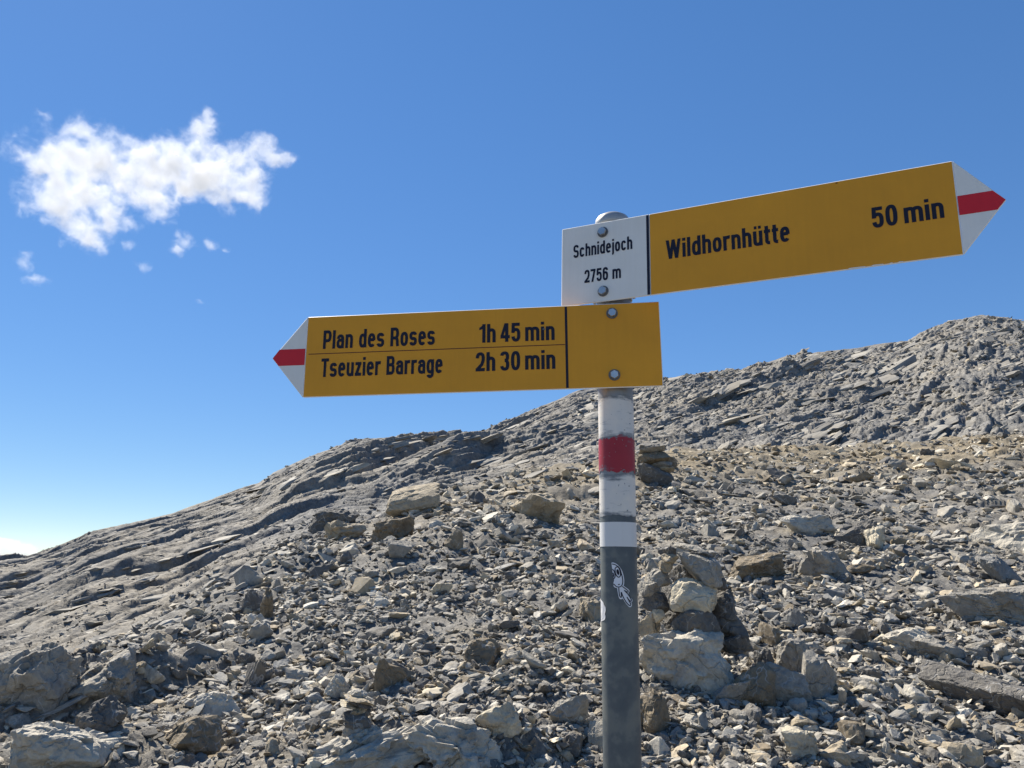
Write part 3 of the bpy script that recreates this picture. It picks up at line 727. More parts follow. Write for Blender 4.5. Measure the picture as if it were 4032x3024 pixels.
def pole_material():
    m, t, b = new_mat('dark_galvanised_pole'); tc = nd(t, 'ShaderNodeTexCoord')
    n1, _ = noise(t, tc.outputs['Object'], 26., 3, .5, .4); n2, _ = noise(t, tc.outputs['Object'], 70., 4, .6)
    k = mth(t, 'ADD', mth(t, 'MULTIPLY', n1, .75), mth(t, 'MULTIPLY', n2, .25))
    c = ramp(t, k, [(.40, (.080, .094, .104)), (.5, (.098, .112, .118)), (.56, (.135, .146, .142)), (.66, (.155, .162, .150))])
    t.links.new(c, b.inputs['Base Color']); b.inputs['Metallic'].default_value = .25; b.inputs['Roughness'].default_value = .52
    return m
M_POLE = pole_material()
M_POLETOP = metal('grey_galvanised_pole', (.24, .245, .25), .5, .35, .12, 20)
def brushed_paint(name, col, under, worn):
    """hand painted band: brush streaks run round the pole and let the metal show"""
    m, t, b = new_mat(name); tc = nd(t, 'ShaderNodeTexCoord')
    mp = nd(t, 'ShaderNodeMapping'); mp.inputs['Scale'].default_value = (30, 30, 170); mp.inputs['Rotation'].default_value = (.06, .05, 0)
    t.links.new(tc.outputs['Object'], mp.inputs['Vector'])
    n1, _ = noise(t, mp.outputs[0], 1., 5, .62); n2, _ = noise(t, tc.outputs['Object'], 28., 4, .55); n3, _ = noise(t, tc.outputs['Object'], 150., 2, .5)
    at = nd(t, 'ShaderNodeAttribute', attribute_name='rim')
    k = mth(t, 'ADD', mth(t, 'MULTIPLY', n1, .6), mth(t, 'MULTIPLY', n2, .4))
    k = mth(t, 'SUBTRACT', k, mth(t, 'MULTIPLY', at.outputs['Fac'], .22))
    f = ramp(t, k, [(worn - .10, (0, 0, 0)), (worn + .06, (1, 1, 1))])
    hole = ramp(t, n3, [(.29, (0, 0, 0)), (.31, (1, 1, 1))])
    tint = ramp(t, n2, [(.3, (.86, .87, .90)), (.65, (1.04, 1.0, .95))])
    c = mixc(t, 1., (*col, 1), tint, 'MULTIPLY')
    c = mixc(t, mth(t, 'MULTIPLY', f, hole), under, c)
    t.links.new(c, b.inputs['Base Color']); b.inputs['Roughness'].default_value = .5
    bump(t, n1, .25, .0008, b)
    return m
M_BWHITE = brushed_paint('brushed_white_paint', (.68, .655, .61), (.17, .18, .19), .385)
M_BRED = brushed_paint('brushed_red_paint', (.32, .009, .024), (.17, .17, .18), .27)
M_TAPE = paint('white_tape', (.64, .632, .62), .35, dirt=.03)
M_STICK = paint('white_sticker', (.72, .73, .76), .4, dirt=.03)
M_TORN = paint('torn_sticker_paper', (.66, .66, .68), .55, dirt=.35, scale=60)

post = empty('signpost', (.18, 1.30, 0))
tag(post, 'grey steel hiking signpost with two yellow arrow boards and a red and white band', 'signpost')
PR = .0298
def tube(name, r, z0, z1, mat, n=64, parent=post, rows=2, wob=None, seed=0, cap=False):
    """open sleeve round the pole axis; wob gives ragged hand painted rims"""
    v = []; f = []; rim = []
    for j in range(rows + 1):
        u = j / rows
        for i in range(n):
            a = 2 * math.pi * i / n
            lo, hi = z0, z1
            if wob is not None:
                ca, sa = math.cos(a) * 1.3, math.sin(a) * 1.3
                q = lambda k: float(perlin3(np.array([[ca * k + seed, sa * k + 3 * seed, seed * 1.7]]))[0])
                lo += wob * (.75 * q(1.) + .45 * q(3.1) + .25 * q(8.)); seed += 50
                hi += wob * (.75 * q(1.) + .45 * q(3.1) + .25 * q(8.)); seed -= 50
            v.append((r * math.cos(a), r * math.sin(a), lo + (hi - lo) * u)); rim.append(max(0, 1 - min(u, 1 - u) * (hi - lo) / .014))
    for j in range(rows):
        for i in range(n):
            k = (i + 1) % n
            f.append((j * n + i, j * n + k, (j + 1) * n + k, (j + 1) * n + i))
    if cap:
        f.append(tuple(range(rows * n, rows * n + n)))
    o = mesh_obj(name, v, f, mat, parent, smooth=True)
    at = o.data.attributes.new('rim', 'FLOAT', 'POINT'); at.data.foreach_set('value', rim)
    return o
pole = tube('pole', PR, -.35, EYE + .100, M_POLE, rows=8)
tube('pole_top', PR, EYE + .100, EYE + .618, M_POLETOP, rows=6, parent=pole)
# domed cap
v = []; f = []; prof = [(.0, .646), (.012, .6455), (.022, .643), (.028, .639), (.0312, .634), (.0318, .628), (.0318, .612), (.0300, .612)]
n = 48
for (r_, z_) in prof:
    for i in range(n): v.append((r_ * math.cos(2 * math.pi * i / n), r_ * math.sin(2 * math.pi * i / n), EYE + z_ - .004))
for j in range(len(prof) - 1):
    for i in range(n): f.append((j * n + i, (j + 1) * n + i, (j + 1) * n + (i + 1) % n, j * n + (i + 1) % n))
mesh_obj('pole_cap', v, f, M_CAP, post, smooth=True)
tag(tube('paint_band', PR + .0005, EYE + .224, EYE + .296, M_BWHITE, 140, rows=30, wob=.007, seed=3), 'upper white band brushed on the pole')
tag(tube('paint_band', PR + .0008, EYE + .166, EYE + .224, M_BRED, 140, rows=30, wob=.009, seed=14), 'red band brushed on the pole between two white ones')
tag(tube('paint_band', PR + .0005, EYE + .094, EYE + .163, M_BWHITE, 120, rows=30, wob=.004, seed=23), 'lower white band brushed on the pole')
tag(tube('tape_band', PR + .0007, EYE + .0445, EYE + .0838, M_TAPE, 96, rows=2), 'clean white tape wrapped round the pole')

# stickers lie on the pole's surface: (angle offset in metres to the right of the axis line seen from the camera, height)
VIEW = math.atan2(-1.30, -.18)                                   # direction from the pole to the camera
def on_pole(u, z, lift):
    a = VIEW + u / PR
    return ((PR + lift) * math.cos(a), (PR + lift) * math.sin(a), z)
def sticker_px(x, y):
    # pixel of the close view (2350 + x*.1808, 2180 + y*.1808) -> position on the pole
    zz = EYE + np.interp(2180 + y * .1808, [2155, 2215, 2390, 2450], [.044, .0195, -.051, -.0745])
    cx = (75 + 880) / 2 + (y - 100) * .026
    s = (x - cx) / 405.
    return PR * math.asin(max(-.99, min(.99, s))), zz
def catmull(p, closed, k=6):
    p = np.array(p, float); n = len(p); out = []
    rngi = range(n if closed else n - 1)
    for i in rngi:
        a, b, c, d = (p[(i - 1) % n], p[i], p[(i + 1) % n], p[(i + 2) % n]) if closed else (p[max(i - 1, 0)], p[i], p[i + 1], p[min(i + 2, n - 1)])
        for j in range(k):
            t = j / k
            out.append(.5 * (2 * b + (c - a) * t + (2 * a - 5 * b + 4 * c - d) * t * t + (-a + 3 * b - 3 * c + d) * t ** 3))
    if not closed: out.append(p[-1])
    return np.array(out)
def fill_px(name, outline, mat, lift, parent, closed_smooth=True):
    q = catmull(outline, True, 4) if closed_smooth else np.array(outline, float)
    bm = bmesh.new(); vs = [bm.verts.new((a, 0, b)) for a, b in q]
    es = [bm.edges.new((vs[i], vs[(i + 1) % len(vs)])) for i in range(len(vs))]
    bmesh.ops.triangle_fill(bm, edges=es, use_beauty=True)
    bmesh.ops.subdivide_edges(bm, edges=bm.edges[:], cuts=1)
    for w in bm.verts:
        u, z = sticker_px(w.co.x, w.co.z); w.co = on_pole(u, z, lift)
    bmesh.ops.recalc_face_normals(bm, faces=bm.faces)
    for fa in bm.faces:
        c = fa.calc_center_median()
        if fa.normal.dot(Vector((c.x, c.y, 0))) < 0: fa.normal_flip()
    return bm_obj(name, bm, mat, parent)
def line_px(pts_list, width, lift):
    bm = bmesh.new()
    for pts, closed in pts_list:
        q = catmull(pts, closed, 6); n = len(q)
        if closed: q = np.vstack([q, q[:1]]); n += 1
        d = np.gradient(q, axis=0); d /= np.linalg.norm(d, axis=1)[:, None] + 1e-9
        nn = np.stack([-d[:, 1], d[:, 0]], 1) * width / 2
        ring = []
        for i in range(n):
            row = []
            for sg in (1, -1):
                e = q[i] + sg * nn[i]; u, z = sticker_px(*e); row.append(bm.verts.new(on_pole(u, z, lift)))
            ring.append(row)
        for i in range(n - 1): bm.faces.new((ring[i][0], ring[i][1], ring[i + 1][1], ring[i + 1][0]))
        lift += .00002
    return bm
st = fill_px('sticker', [(332, 200), (400, 210), (480, 265), (540, 350), (580, 450), (600, 560), (598, 660), (590, 690), (640, 730), (700, 775), (712, 815), (690, 850), (730, 920), (775, 985), (775, 1025), (752, 1045), (768, 1075), (760, 1125), (722, 1145), (680, 1115), (620, 1040), (575, 970), (535, 980), (495, 955), (475, 880), (458, 790), (450, 745), (410, 735), (378, 705), (372, 640), (385, 585), (378, 520), (355, 440), (342, 330), (330, 250)], M_STICK, .0004, pole)
tag(st, 'white torn sticker of a small big-eyed figure')
marks = line_px([
    ([(335, 232), (390, 240), (460, 285), (515, 370), (550, 470), (570, 580), (562, 660), (530, 708), (480, 722), (430, 708), (375, 655)], False),
    ([(487, 735), (492, 820), (505, 900), (525, 935), (545, 925), (540, 830), (570, 905), (620, 1000), (680, 1080), (725, 1110), (742, 1080), (715, 1030), (660, 930), (690, 975), (740, 1022), (752, 985), (700, 895), (640, 825), (605, 790), (640, 812), (675, 826), (684, 800), (640, 765), (560, 705)], False),
    ([(460, 290), (410, 320), (408, 400), (432, 470), (475, 512), (510, 495), (520, 440), (505, 360), (480, 310)], True),
    ([(348, 345), (378, 375), (402, 440), (404, 510), (380, 548)], False),
    ([(360, 420), (375, 460), (374, 505)], False),
    ([(470, 672), (490, 668), (506, 660)], False)], 20, .0006)
bm_obj('outline_print', marks, M_INK, st)
fill_px('eye_print', [(445, 345), (472, 348), (490, 390), (492, 445), (475, 468), (450, 440), (432, 385)], M_INK, .0007, st)
fill_px('eye_print', [(470, 270), (520, 340), (545, 440), (548, 490), (522, 440), (505, 350), (475, 300)], M_INK, .00075, st)
torn = fill_px('torn_sticker', [(76, 985), (110, 1005), (160, 1060), (178, 1110), (205, 1150), (212, 1230), (198, 1300), (208, 1350), (200, 1420), (160, 1455), (120, 1475), (98, 1490), (90, 1400), (85, 1250), (80, 1100)], M_TORN, .0006, pole)
tag(torn, 'torn scrap of white paper sticker')

# ---- sign boards: X runs to the right as seen, Z up, -Y towards the camera
def plate(name, poly, mat, parent, y0, y1, edge=None, bev=.0012):
    """flat plate of outline poly between depth y0 (front) and y1"""
    n = len(poly)
    v = [(x, y0, z) for x, z in poly] + [(x, y1, z) for x, z in poly]
    f = [tuple(range(n)), tuple(range(2 * n - 1, n - 1, -1))] + [(i, n + i, n + (i + 1) % n, (i + 1) % n) for i in range(n)]
    bm = bmesh.new(); vs = [bm.verts.new(c) for c in v]
    for k in f:
        fa = bm.faces.new([vs[i] for i in k])
    bmesh.ops.recalc_face_normals(bm, faces=bm.faces)
    if edge is not None:
        for fa in bm.faces:
            if abs(fa.normal.y) < .5: fa.material_index = 1
    if bev: bmesh.ops.bevel(bm, geom=bm.edges[:], offset=bev, segments=1, affect='EDGES', material=1 if edge is not None else -1)
    return bm_obj(name, bm, [mat] + ([edge] if edge is not None else []), parent)
def sheet(name, poly, mat, parent, y):
    o = mesh_obj(name, [(x, y, z) for x, z in poly], [tuple(range(len(poly)))], mat, parent)
    if o.data.polygons[0].normal.y > 0: o.data.flip_normals()
    return o

# lettering: condensed grotesque drawn as strokes, cap height 1
SW = .168; HH = SW / 2; XH = .745
def se(l, r, b, t, a0, a1, n=18, p=2.6):
    cx, cy, rx, ry = (l + r) / 2, (b + t) / 2, (r - l) / 2, (t - b) / 2
    o = []
    for i in range(n + 1):
        a = R(a0 + (a1 - a0) * i / n); c, s = math.cos(a), math.sin(a)
        o.append((cx + rx * math.copysign(abs(c) ** (2 / p), c), cy + ry * math.copysign(abs(s) ** (2 / p), s)))
    return o
def glyph(ch):
    """-> (list of strokes, advance width); stroke = ('p', points, closed) or ('q', four corners)"""
    S = []; w = .455; l = HH; r = w - HH; X = XH - HH + .008; b = HH - .008; T = 1 - HH + .006; ry = .19
    P = lambda pts, cl=False: S.append(('p', pts, cl))
    Q = lambda x0, y0, x1, y1, ww=SW * 1.06: S.append(('q', [(x0 - ww / 2, y0), (x0 + ww / 2, y0), (x1 + ww / 2, y1), (x1 - ww / 2, y1)]))
    if ch == ' ': return [], .30
    if ch == '~': return [], .17
    if ch in 'nhm':
        P([(l, 0), (l, 1 if ch == 'h' else XH)])
        P(se(l, r, X - 2 * ry, X, 165, 0) + [(r, 0)])
        if ch == 'm':
            d = r - l; P(se(r, r + d, X - 2 * ry, X, 165, 0) + [(r + d, 0)]); w += d
    elif ch in 'uü':
        P([(r, 0), (r, XH)]); P([(l, XH)] + se(l, r, b, b + 2 * ry, 180, 345))
        if ch == 'ü':
            for q in (w * .27, w * .73): S.append(('q', [(q - .065, .85), (q + .065, .85), (q + .065, 1.0), (q - .065, 1.0)]))
    elif ch == 'i': w = SW; P([(l, 0), (l, XH)]); P([(l, .845), (l, 1)])
    elif ch == 'l': w = SW; P([(l, 0), (l, 1)])
    elif ch == 'j': w = SW + .02; P(se(l - .26, l + .02, -.235 + HH, .10, -75, 0) + [(l + .02, XH)]); P([(l + .02, .845), (l + .02, 1)])
    elif ch == 'o': P(se(l, r, b, X, 0, 360, 36)[:-1], True)
    elif ch == 'e': P([(l, .40), (r, .40)]); P([(r, .36)] + se(l, r, b, X, 0, 318, 30)[1:])
    elif ch == 'c': P(se(l, r, b, X, 28, 332, 30))
    elif ch == 'd': P(se(l, r, b, X, 0, 360, 36)[:-1], True); P([(r, 0), (r, 1)])
    elif ch == 'g': P(se(l, r, b, X, 0, 360, 36)[:-1], True); P([(r, XH)] + se(l, r, -.245 + HH, .16, 0, -160))
    elif ch == 'a':
        P([(r, 0)] + se(l, r, X - 2 * ry, X, 0, 172)); P([(r, .445)] + se(l, r + .02, b, .445, 90, 285))
    elif ch == 's':
        ym = (X + b) / 2; P(se(l, r, ym, X, 12, 270, 22) + se(l, r, b, ym, 90, -168, 22)[1:])
    elif ch == 'r': w = .335; P([(l, 0), (l, XH)]); P(se(l, l + .40, X - 2 * ry, X, 165, 78))
    elif ch == 't': w = .30; P([(.125, .93)] + se(.125, .125 + .26, b, b + .26, 180, 275)); P([(0, X - .005), (w, X - .005)])
    elif ch == 'z':
        w = .40; P([(.01, XH - HH), (w - .01, XH - HH)]); P([(0, HH), (w, HH)]); Q(HH + .02, SW * .6, w - HH - .02, XH - SW * .6, SW * 1.15)
    elif ch == 'P' or ch == 'R':
        w = .50; r = w - HH; P([(l, 0), (l, 1)]); m = .44
        P([(l, T)] + se(r - .30, r, m, T, 90, -90) + [(l, m)])
        if ch == 'R': w = .52; P([(l + .16, m)] + se(.10, r + .0, .05, m, 75, 8) + [(r + .005, .15), (r + .03, 0)])
    elif ch == 'B':
        w = .51; r = w - HH; m = .53; P([(l, 0), (l, 1)])
        P([(l, T)] + se(r - .32, r - .015, m, T, 90, -90) + [(l, m)]); P([(l, m)] + se(r - .30, r, HH, m, 90, -90) + [(l, HH)])
    elif ch == 'T': w = .48; P([(0, T), (w, T)]); P([(w / 2, 0), (w / 2, 1)])
    elif ch == 'W':
        w = .80; xs = [HH * .95, .235, .40, .565, w - HH * .95]
        for i in range(4):
            ya, yb = (1, 0) if i % 2 == 0 else (0, 1)
            Q(xs[i], ya, xs[i + 1], yb, SW * .98)
    elif ch == 'S':
        w = .50; r = w - HH; ym = .505; P(se(l, r, ym, T, 12, 270, 22) + se(l, r, b, ym, 90, -168, 22)[1:])
    elif ch == '0': w = .47; P(se(l, w - HH, b, T, 0, 360, 40)[:-1], True)
    elif ch == '1': w = .33; P([(w - HH, 0), (w - HH, 1)]); S.append(('q', [(.0, .80), (.0, .68), (w - HH, .76), (w - HH, .99)]))
    elif ch == '2':
        w = .47; r = w - HH; P(se(l, r, T - .50, T, 178, -28, 22) + [(r - .07, .36), (l + .045, SW * .9), (l + .0, SW * .4)]); P([(0, HH), (w, HH)])
    elif ch == '3':
        w = .47; r = w - HH; m = .53; P(se(l, r - .01, m, T, 168, -90, 22)); P(se(l, r, b, m, 90, -168, 22))
    elif ch == '4':
        w = .49; P([(0, .27), (w, .27)]); P([(w - .16, 0), (w - .16, 1)]); Q(HH * .8, .28, w - .20, 1, SW * .9)
    elif ch == '5':
        w = .47; r = w - HH; P([(.06, 1 - HH), (w - .03, 1 - HH)]); P([(HH + .02, 1), (HH + .0, .46)]); P(se(l, r, b, .64, 152, -168, 26))
    elif ch == '6':
        w = .47; r = w - HH; P(se(l, r, b, .60, 0, 360, 36)[:-1], True); P(se(l, r, T - .46, T, 12, 180, 16) + [(l, .3)])
    elif ch == '7': w = .45; P([(0, 1 - HH), (w, 1 - HH)]); Q(.16, 0, w - HH * 1.05, 1 - SW * .5, SW * 1.02)
    return S, w
def stroke_faces(bm, pts, closed, width, fx, y):
    q = np.array(pts, float); n = len(q)
    keep = [0] + [i for i in range(1, n) if np.linalg.norm(q[i] - q[i - 1]) > 1e-5]; q = q[keep]; n = len(q)
    ring = []
    for i in range(n):
        if closed: d0 = q[i] - q[i - 1]; d1 = q[(i + 1) % n] - q[i]
        else: d0 = q[i] - q[i - 1] if i else q[1] - q[0]; d1 = q[i + 1] - q[i] if i < n - 1 else q[-1] - q[-2]
        d0 = d0 / np.linalg.norm(d0); d1 = d1 / np.linalg.norm(d1)
        n0 = np.array([-d0[1], d0[0]]); n1 = np.array([-d1[1], d1[0]]); m = n0 + n1; m = m / max(np.linalg.norm(m), 1e-6)
        k = 1 / max(.45, m @ n0)
        ring.append([bm.verts.new(fx(*(q[i] + s * m * k * width / 2), y)) for s in (1, -1)])
    for i in range(n if closed else n - 1):
        a, b = ring[i], ring[(i + 1) % n]
        f = bm.faces.new((a[0], a[1], b[1], b[0]))
def lettering(text, x0, x1, zb, cap, parent, y=-.0005, gap=.085):
    adv = []; X = 0
    for i, ch in enumerate(text):
        S, w = glyph(ch); adv.append((S, X)); X += w + (gap if ch not in ' ~' else 0)
    X -= gap; kx = (x1 - x0) / X
    bm = bmesh.new(); c = 0
    for S, ox in adv:
        fx = lambda a, b, yy: (x0 + (a + ox) * kx, yy, zb + b * cap)
        for s in S:
            yy = y - .00003 * (c % 5); c += 1
            if s[0] == 'p': stroke_faces(bm, s[1], s[2], SW, fx, yy)
            else: bm.faces.new([bm.verts.new(fx(a, b, yy)) for a, b in s[1]])
    for fa in bm.faces:
        fa.normal_update()
        if fa.normal.y > 0: fa.normal_flip()
    o = bm_obj('lettering', bm, M_INK, parent); o['label'] = 'dark lettering reading ' + text.replace('~', ' ')
    return o
def bolt(x, z, parent, wr, hr, rot):
    bm = bmesh.new()
    def disc(r_list, n, rot=0):
        rings = [[bm.verts.new((x + r * math.cos(rot + 2 * math.pi * i / n), y, z + r * math.sin(rot + 2 * math.pi * i / n))) for i in range(n)] for r, y in r_list]
        fs = []
        for a, b in zip(rings, rings[1:]):
            for i in range(n): fs.append(bm.faces.new((a[i], a[(i + 1) % n], b[(i + 1) % n], b[i])))
        fs.append(bm.faces.new(rings[-1])); return fs
    for fa in disc([(wr, -.0004), (wr, -.0016), (wr - .0006, -.0022)], 32): fa.material_index = 1
    disc([(hr, -.0020), (hr, -.0062), (hr * .90, -.0076)], 6, rot)
    bmesh.ops.recalc_face_normals(bm, faces=bm.faces)
    return bm_obj('bolt', bm, [M_BOLT, M_WASH], parent)

def frame(o, e_origin, yaw, tilt, sx):
    ex = Vector((math.cos(yaw) * math.cos(tilt), math.sin(yaw) * math.cos(tilt), math.sin(tilt))); ny = Vector((-math.sin(yaw), math.cos(yaw), 0)); uz = ex.cross(ny).normalized()
    m = Matrix((ex, ny, uz)).transposed().to_4x4(); m.translation = Vector(e_origin) + Vector((0, 0, EYE)) - Vector((.18, 1.30, 0))
    o.matrix_local = m
TH = .0032
# lower board, arrow to the left
H2 = .075
low = plate('sign_board', [(-.6284, -H2), (0, -H2), (0, H2), (-.6284, H2)], M_YEL, post, 0, TH, M_EDGE)
frame(low, (.252, 1.2494, .3823), R(-7.3086), R(.9841), 1); tag(low, 'lower yellow board pointing left')
plate('arrow_tip', [(-.6905, -.0008), (-.6286, -H2), (-.6286, H2)], M_WHITE, low, 0, TH, M_EDGE)
sheet('red_stripe', [(-.6895, -.0008), (-.6775, -.0155), (-.6290, -.0155), (-.6290, .0150), (-.6775, .0150)], M_RED, low, -.0003)
sheet('divider_bar', [(-.1625, -.0728), (-.1582, -.0728), (-.1582, .0728), (-.1625, .0728)], M_INK, low, -.0003)
sheet('divider_line', [(-.6225, .0036), (-.1630, .0034), (-.1630, .0048), (-.6225, .0050)], M_SEP, low, -.0003)
lettering('Plan des Roses', -.5965, -.3920, .0130, .0345, low)
lettering('1h~45~min', -.3127, -.1806, .0130, .0340, low)
lettering('Tseuzier Barrage', -.5975, -.3771, -.0390, .0340, low)
lettering('2h~30~min', -.3185, -.1802, -.0385, .0340, low)
bolt(-.0809, .0567, low, .0098, .0076, .3); bolt(-.0806, -.0531, low, .0098, .0076, .55)
sheet('scuff', [(-.2018, .0325), (-.1985, .0318), (-.1962, .0330), (-.1975, .0345), (-.2005, .0350)], M_WASH, low, -.0009)
# upper board, arrow to the right
up = plate('sign_board', [(.1630, -H2), (.6254, -H2), (.6254, H2), (.1630, H2)], M_YEL, post, 0, TH, M_EDGE)
frame(up, (.0865, 1.302, .5384), R(-25.5844), R(-.6478), 1); tag(up, 'upper yellow board pointing right with white name field')
plate('name_field', [(0, -H2), (.1628, -H2), (.1628, H2), (0, H2)], M_WHITE, up, 0, TH, M_EDGE)
sheet('divider_bar', [(.1579, -.0735), (.1627, -.0735), (.1627, .0735), (.1579, .0735)], M_INK, up, -.0003)
plate('arrow_tip', [(.6256, -H2), (.6858, 0), (.6256, H2)], M_WHITE, up, 0, TH, M_EDGE)
sheet('red_stripe', [(.6258, -.0135), (.6735, -.0135), (.6849, 0), (.6705, .0170), (.6258, .0170)], M_RED, up, -.0003)
lettering('Schnidejoch', .0230, .1326, .0145, .0245, up)
lettering('2756 m', .0442, .1115, -.0362, .0242, up)
lettering('Wildhornhütte', .1915, .3912, -.0145, .0345, up)
lettering('50~min', .5106, .6068, -.0138, .0338, up)
bolt(.0787, .0552, up, .0098, .0078, .2); bolt(.0791, -.0563, up, .0098, .0078, .45)
for (a, b_) in ((.4707, .497), (.5035, .522), (.5275, .5345), (.539, .5485)):
    sheet('paint_chip', [(a, -.0744), (b_, -.0744), (b_ - .002, -.0731), (a + .003, -.0728)], M_EDGE, up, -.0004)
sheet('rust_speck', [(.4635, .0712), (.4655, .0703), (.4675, .0712), (.4668, .0722), (.4645, .0725)], M_RUST, up, -.0004)
# clamps that hold the boards to the pole
for (bz, yaw, hx) in ((EYE + .4405, R(-7.3), 0), (EYE + .3305, R(-7.3), 0), (EYE + .597, R(-25.6), 0), (EYE + .485, R(-25.6), 0)):
    bm = bmesh.new(); n = 28; r0, r1 = PR + .0004, PR + .003; rings = []
    pts = []
    for i in range(n + 1):
        a = R(-25) + R(230) * i / n; pts.append((r0 * math.cos(a), r0 * math.sin(a), r1 * math.cos(a), r1 * math.sin(a)))
    for z_ in (-.010, .010):
        rings.append([(bm.verts.new((p[0], p[1], z_)), bm.verts.new((p[2], p[3], z_))) for p in pts])
    A_, B_ = rings
    for i in range(n):
        bm.faces.new((A_[i][0], A_[i + 1][0], B_[i + 1][0], B_[i][0])); bm.faces.new((A_[i][1], A_[i + 1][1], B_[i + 1][1], B_[i][1]))
        bm.faces.new((A_[i][0], A_[i + 1][0], A_[i + 1][1], A_[i][1])); bm.faces.new((B_[i][0], B_[i + 1][0], B_[i + 1][1], B_[i][1]))
    mm = bmesh.ops.create_cube(bm, size=1, matrix=Matrix.Translation((0, -PR - .0029, 0)) @ Matrix.Diagonal((.078, .0048, .02, 1)))
    for sgn in (-1, 1):
        bmesh.ops.create_cube(bm, size=1, matrix=Matrix.Translation((sgn * .0365, -.014, 0)) @ Matrix.Diagonal((.004, .036, .02, 1)))
    bmesh.ops.recalc_face_normals(bm, faces=bm.faces)
    o = bm_obj('clamp', bm, M_BOLT, post); o.location = (0, 0, bz); o.rotation_euler = (0, 0, yaw)

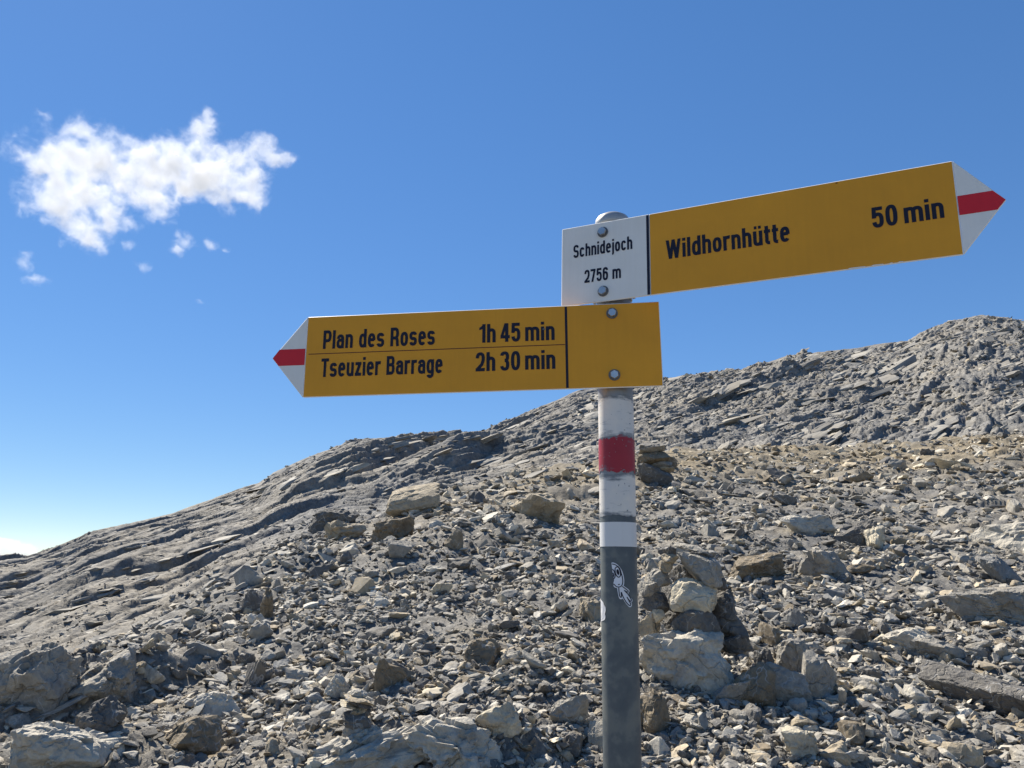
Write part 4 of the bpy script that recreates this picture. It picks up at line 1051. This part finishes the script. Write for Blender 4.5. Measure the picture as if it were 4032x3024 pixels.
# ------------------------------------------------------------------ clouds: real volumes far beyond the ridge
def cloud_mat(dens):
    m = bpy.data.materials.new('cloud_vapour'); m.use_nodes = True; t = m.node_tree
    for q in list(t.nodes):
        if q.type != 'OUTPUT_MATERIAL': t.nodes.remove(q)
    v = t.nodes.new('ShaderNodeVolumePrincipled'); v.inputs['Density'].default_value = dens; v.inputs['Anisotropy'].default_value = .15
    v.inputs['Color'].default_value = (.895, .90, .91, 1)
    t.links.new(v.outputs[0], t.nodes['Material Output'].inputs['Volume']); return m
M_CLOUD = cloud_mat(.019)
def cloud(name, label, blobs, dist, pad, res, thr, namp, nscale, seed, dmul=1., depth=.55, soft=.95):
    """blobs: (px, py, half width, half height) in the photograph"""
    k = dist / 1662.
    cen = np.mean([pix_dir(b[0], b[1]) for b in blobs], 0); cen = cen / np.linalg.norm(cen)
    def P(px, py):
        d = pix_dir(px, py); return d / (d @ cen) * dist
    pts = np.array([P(b[0], b[1]) for b in blobs])
    c0 = pts.mean(0); a = math.atan2(c0[0], c0[1])
    rot = Matrix.Rotation(-a, 3, 'Z'); inv = np.array(rot.transposed())
    loc = (pts - c0) @ inv.T
    rad = np.array([[b[2] * k, depth * (b[2] + b[3]) / 2 * k, b[3] * k] for b in blobs])
    lo = (loc - rad * pad).min(0); hi = (loc + rad * pad).max(0)
    ng = bpy.data.node_groups.new(name + '_density', 'GeometryNodeTree')
    ng.interface.new_socket('Geometry', in_out='INPUT', socket_type='NodeSocketGeometry'); ng.interface.new_socket('Geometry', in_out='OUTPUT', socket_type='NodeSocketGeometry')
    go = ng.nodes.new('NodeGroupOutput'); vc = ng.nodes.new('GeometryNodeVolumeCube')
    vc.inputs['Min'].default_value = lo.tolist(); vc.inputs['Max'].default_value = hi.tolist()
    ext = hi - lo
    for nm, e in zip(('X', 'Y', 'Z'), ext): vc.inputs['Resolution ' + nm].default_value = max(12, int(res * e / ext.max()))
    ps = ng.nodes.new('GeometryNodeInputPosition').outputs[0]
    def vm(op, a_, b_=None):
        q = ng.nodes.new('ShaderNodeVectorMath'); q.operation = op
        for i, w in enumerate((a_, b_)):
            if w is None: continue
            if isinstance(w, (tuple, list)): q.inputs[i].default_value = w
            else: ng.links.new(w, q.inputs[i])
        return q
    def ns(vec, s, det, ro, off):
        q = ng.nodes.new('ShaderNodeTexNoise'); q.inputs['Scale'].default_value = s; q.inputs['Detail'].default_value = det; q.inputs['Roughness'].default_value = ro
        ng.links.new(vm('ADD', vec, off).outputs[0], q.inputs['Vector']); return q
    L = nscale * k
    wn = ns(ps, 1 / (L * .7), 3, .55, (seed * 13. * L, 0, 0))
    wv = vm('SCALE', vm('SUBTRACT', wn.outputs['Color'], (.5, .5, .5)).outputs[0]); wv.inputs['Scale'].default_value = L * .9
    pw = vm('ADD', ps, wv.outputs[0]).outputs[0]
    acc = None
    for l_, r_ in zip(loc, rad):
        d = vm('LENGTH', vm('DIVIDE', vm('SUBTRACT', pw, l_.tolist()).outputs[0], r_.tolist()).outputs[0]).outputs['Value']
        d = mth(ng, 'SUBTRACT', 1.0, d)
        acc = d if acc is None else mth(ng, 'SMOOTH_MAX', acc, d, .25)
    n1 = ns(pw, 1 / L, 10, .68, (seed * 7. * L, 3 * L, 0)).outputs[0]
    e = mth(ng, 'ADD', acc, mth(ng, 'MULTIPLY', mth(ng, 'SUBTRACT', n1, .5), namp))
    mr = ng.nodes.new('ShaderNodeMapRange'); mr.interpolation_type = 'SMOOTHSTEP'
    mr.inputs['From Min'].default_value = thr; mr.inputs['From Max'].default_value = thr + soft; mr.inputs['To Max'].default_value = dmul
    ng.links.new(e, mr.inputs['Value']); mr.inputs['To Max'].default_value = 1.0
    ng.links.new(mth(ng, 'MULTIPLY', mth(ng, 'POWER', mr.outputs[0], 1.6), dmul * 2.6), vc.inputs['Density'])
    sm = ng.nodes.new('GeometryNodeSetMaterial'); sm.inputs['Material'].default_value = M_CLOUD
    ng.links.new(vc.outputs[0], sm.inputs[0]); ng.links.new(sm.outputs[0], go.inputs[0])
    vol = bpy.data.volumes.new(name); vol.materials.append(M_CLOUD)
    o = bpy.data.objects.new(name, vol); C.objects.link(o); o.location = (c0[0], c0[1], c0[2] + EYE); o.rotation_euler = (0, 0, -a)
    md = o.modifiers.new('density', 'NODES'); md.node_group = ng
    tag(o, label, 'cloud'); return o
cloud('cloud', 'large ragged white cloud in the blue sky on the left',
      [(110, 350, 70, 60), (200, 340, 90, 70), (170, 420, 95, 75), (300, 370, 110, 70), (400, 370, 110, 75), (470, 380, 100, 65), (540, 390, 50, 55), (425, 290, 40, 50), (445, 250, 22, 38), (570, 320, 42, 34), (602, 340, 34, 26), (500, 335, 60, 40), (440, 320, 60, 40), (520, 420, 60, 36), (190, 500, 50, 45), (330, 430, 60, 40), (100, 440, 40, 50), (240, 470, 50, 40), (165, 285, 45, 22), (280, 300, 40, 24)],
      1500, 1.9, 440, -.02, 3.1, 46, 1)
cloud('cloud', 'white cumulus top behind the ridge at the left edge', [(40, 1190, 40, 22), (5, 1184, 42, 22), (-50, 1190, 60, 30), (76, 1199, 18, 11)], 4500, 1.4, 160, .12, 1.0, 22, 5, .45, soft=.35)
cloud('cloud', 'small wispy cloud under the large one, right of its lower lobe', [(398, 520, 34, 26), (385, 540, 22, 18), (455, 530, 22, 18), (488, 540, 12, 10)], 1500, 1.9, 110, .10, 2.0, 26, 9, .9)
cloud('cloud', 'thin wisp of cloud low near the left edge', [(55, 565, 24, 30), (75, 605, 34, 16)], 1500, 1.9, 100, .10, 2.0, 26, 4, .9)
cloud('cloud', 'tiny wisp between the large cloud and the left board tip', [(310, 575, 20, 14), (275, 530, 26, 14)], 1500, 1.9, 80, .10, 2.0, 24, 12, .8)
cloud('cloud', 'faint speck of cloud above the left arrow board', [(432, 650, 14, 7)], 1500, 1.9, 60, .1, 2.0, 20, 15, .8)
cloud('cloud', 'small feather of cloud at the upper left over the large cloud', [(92, 245, 22, 12)], 1500, 1.9, 70, .1, 2.0, 24, 18, .8)
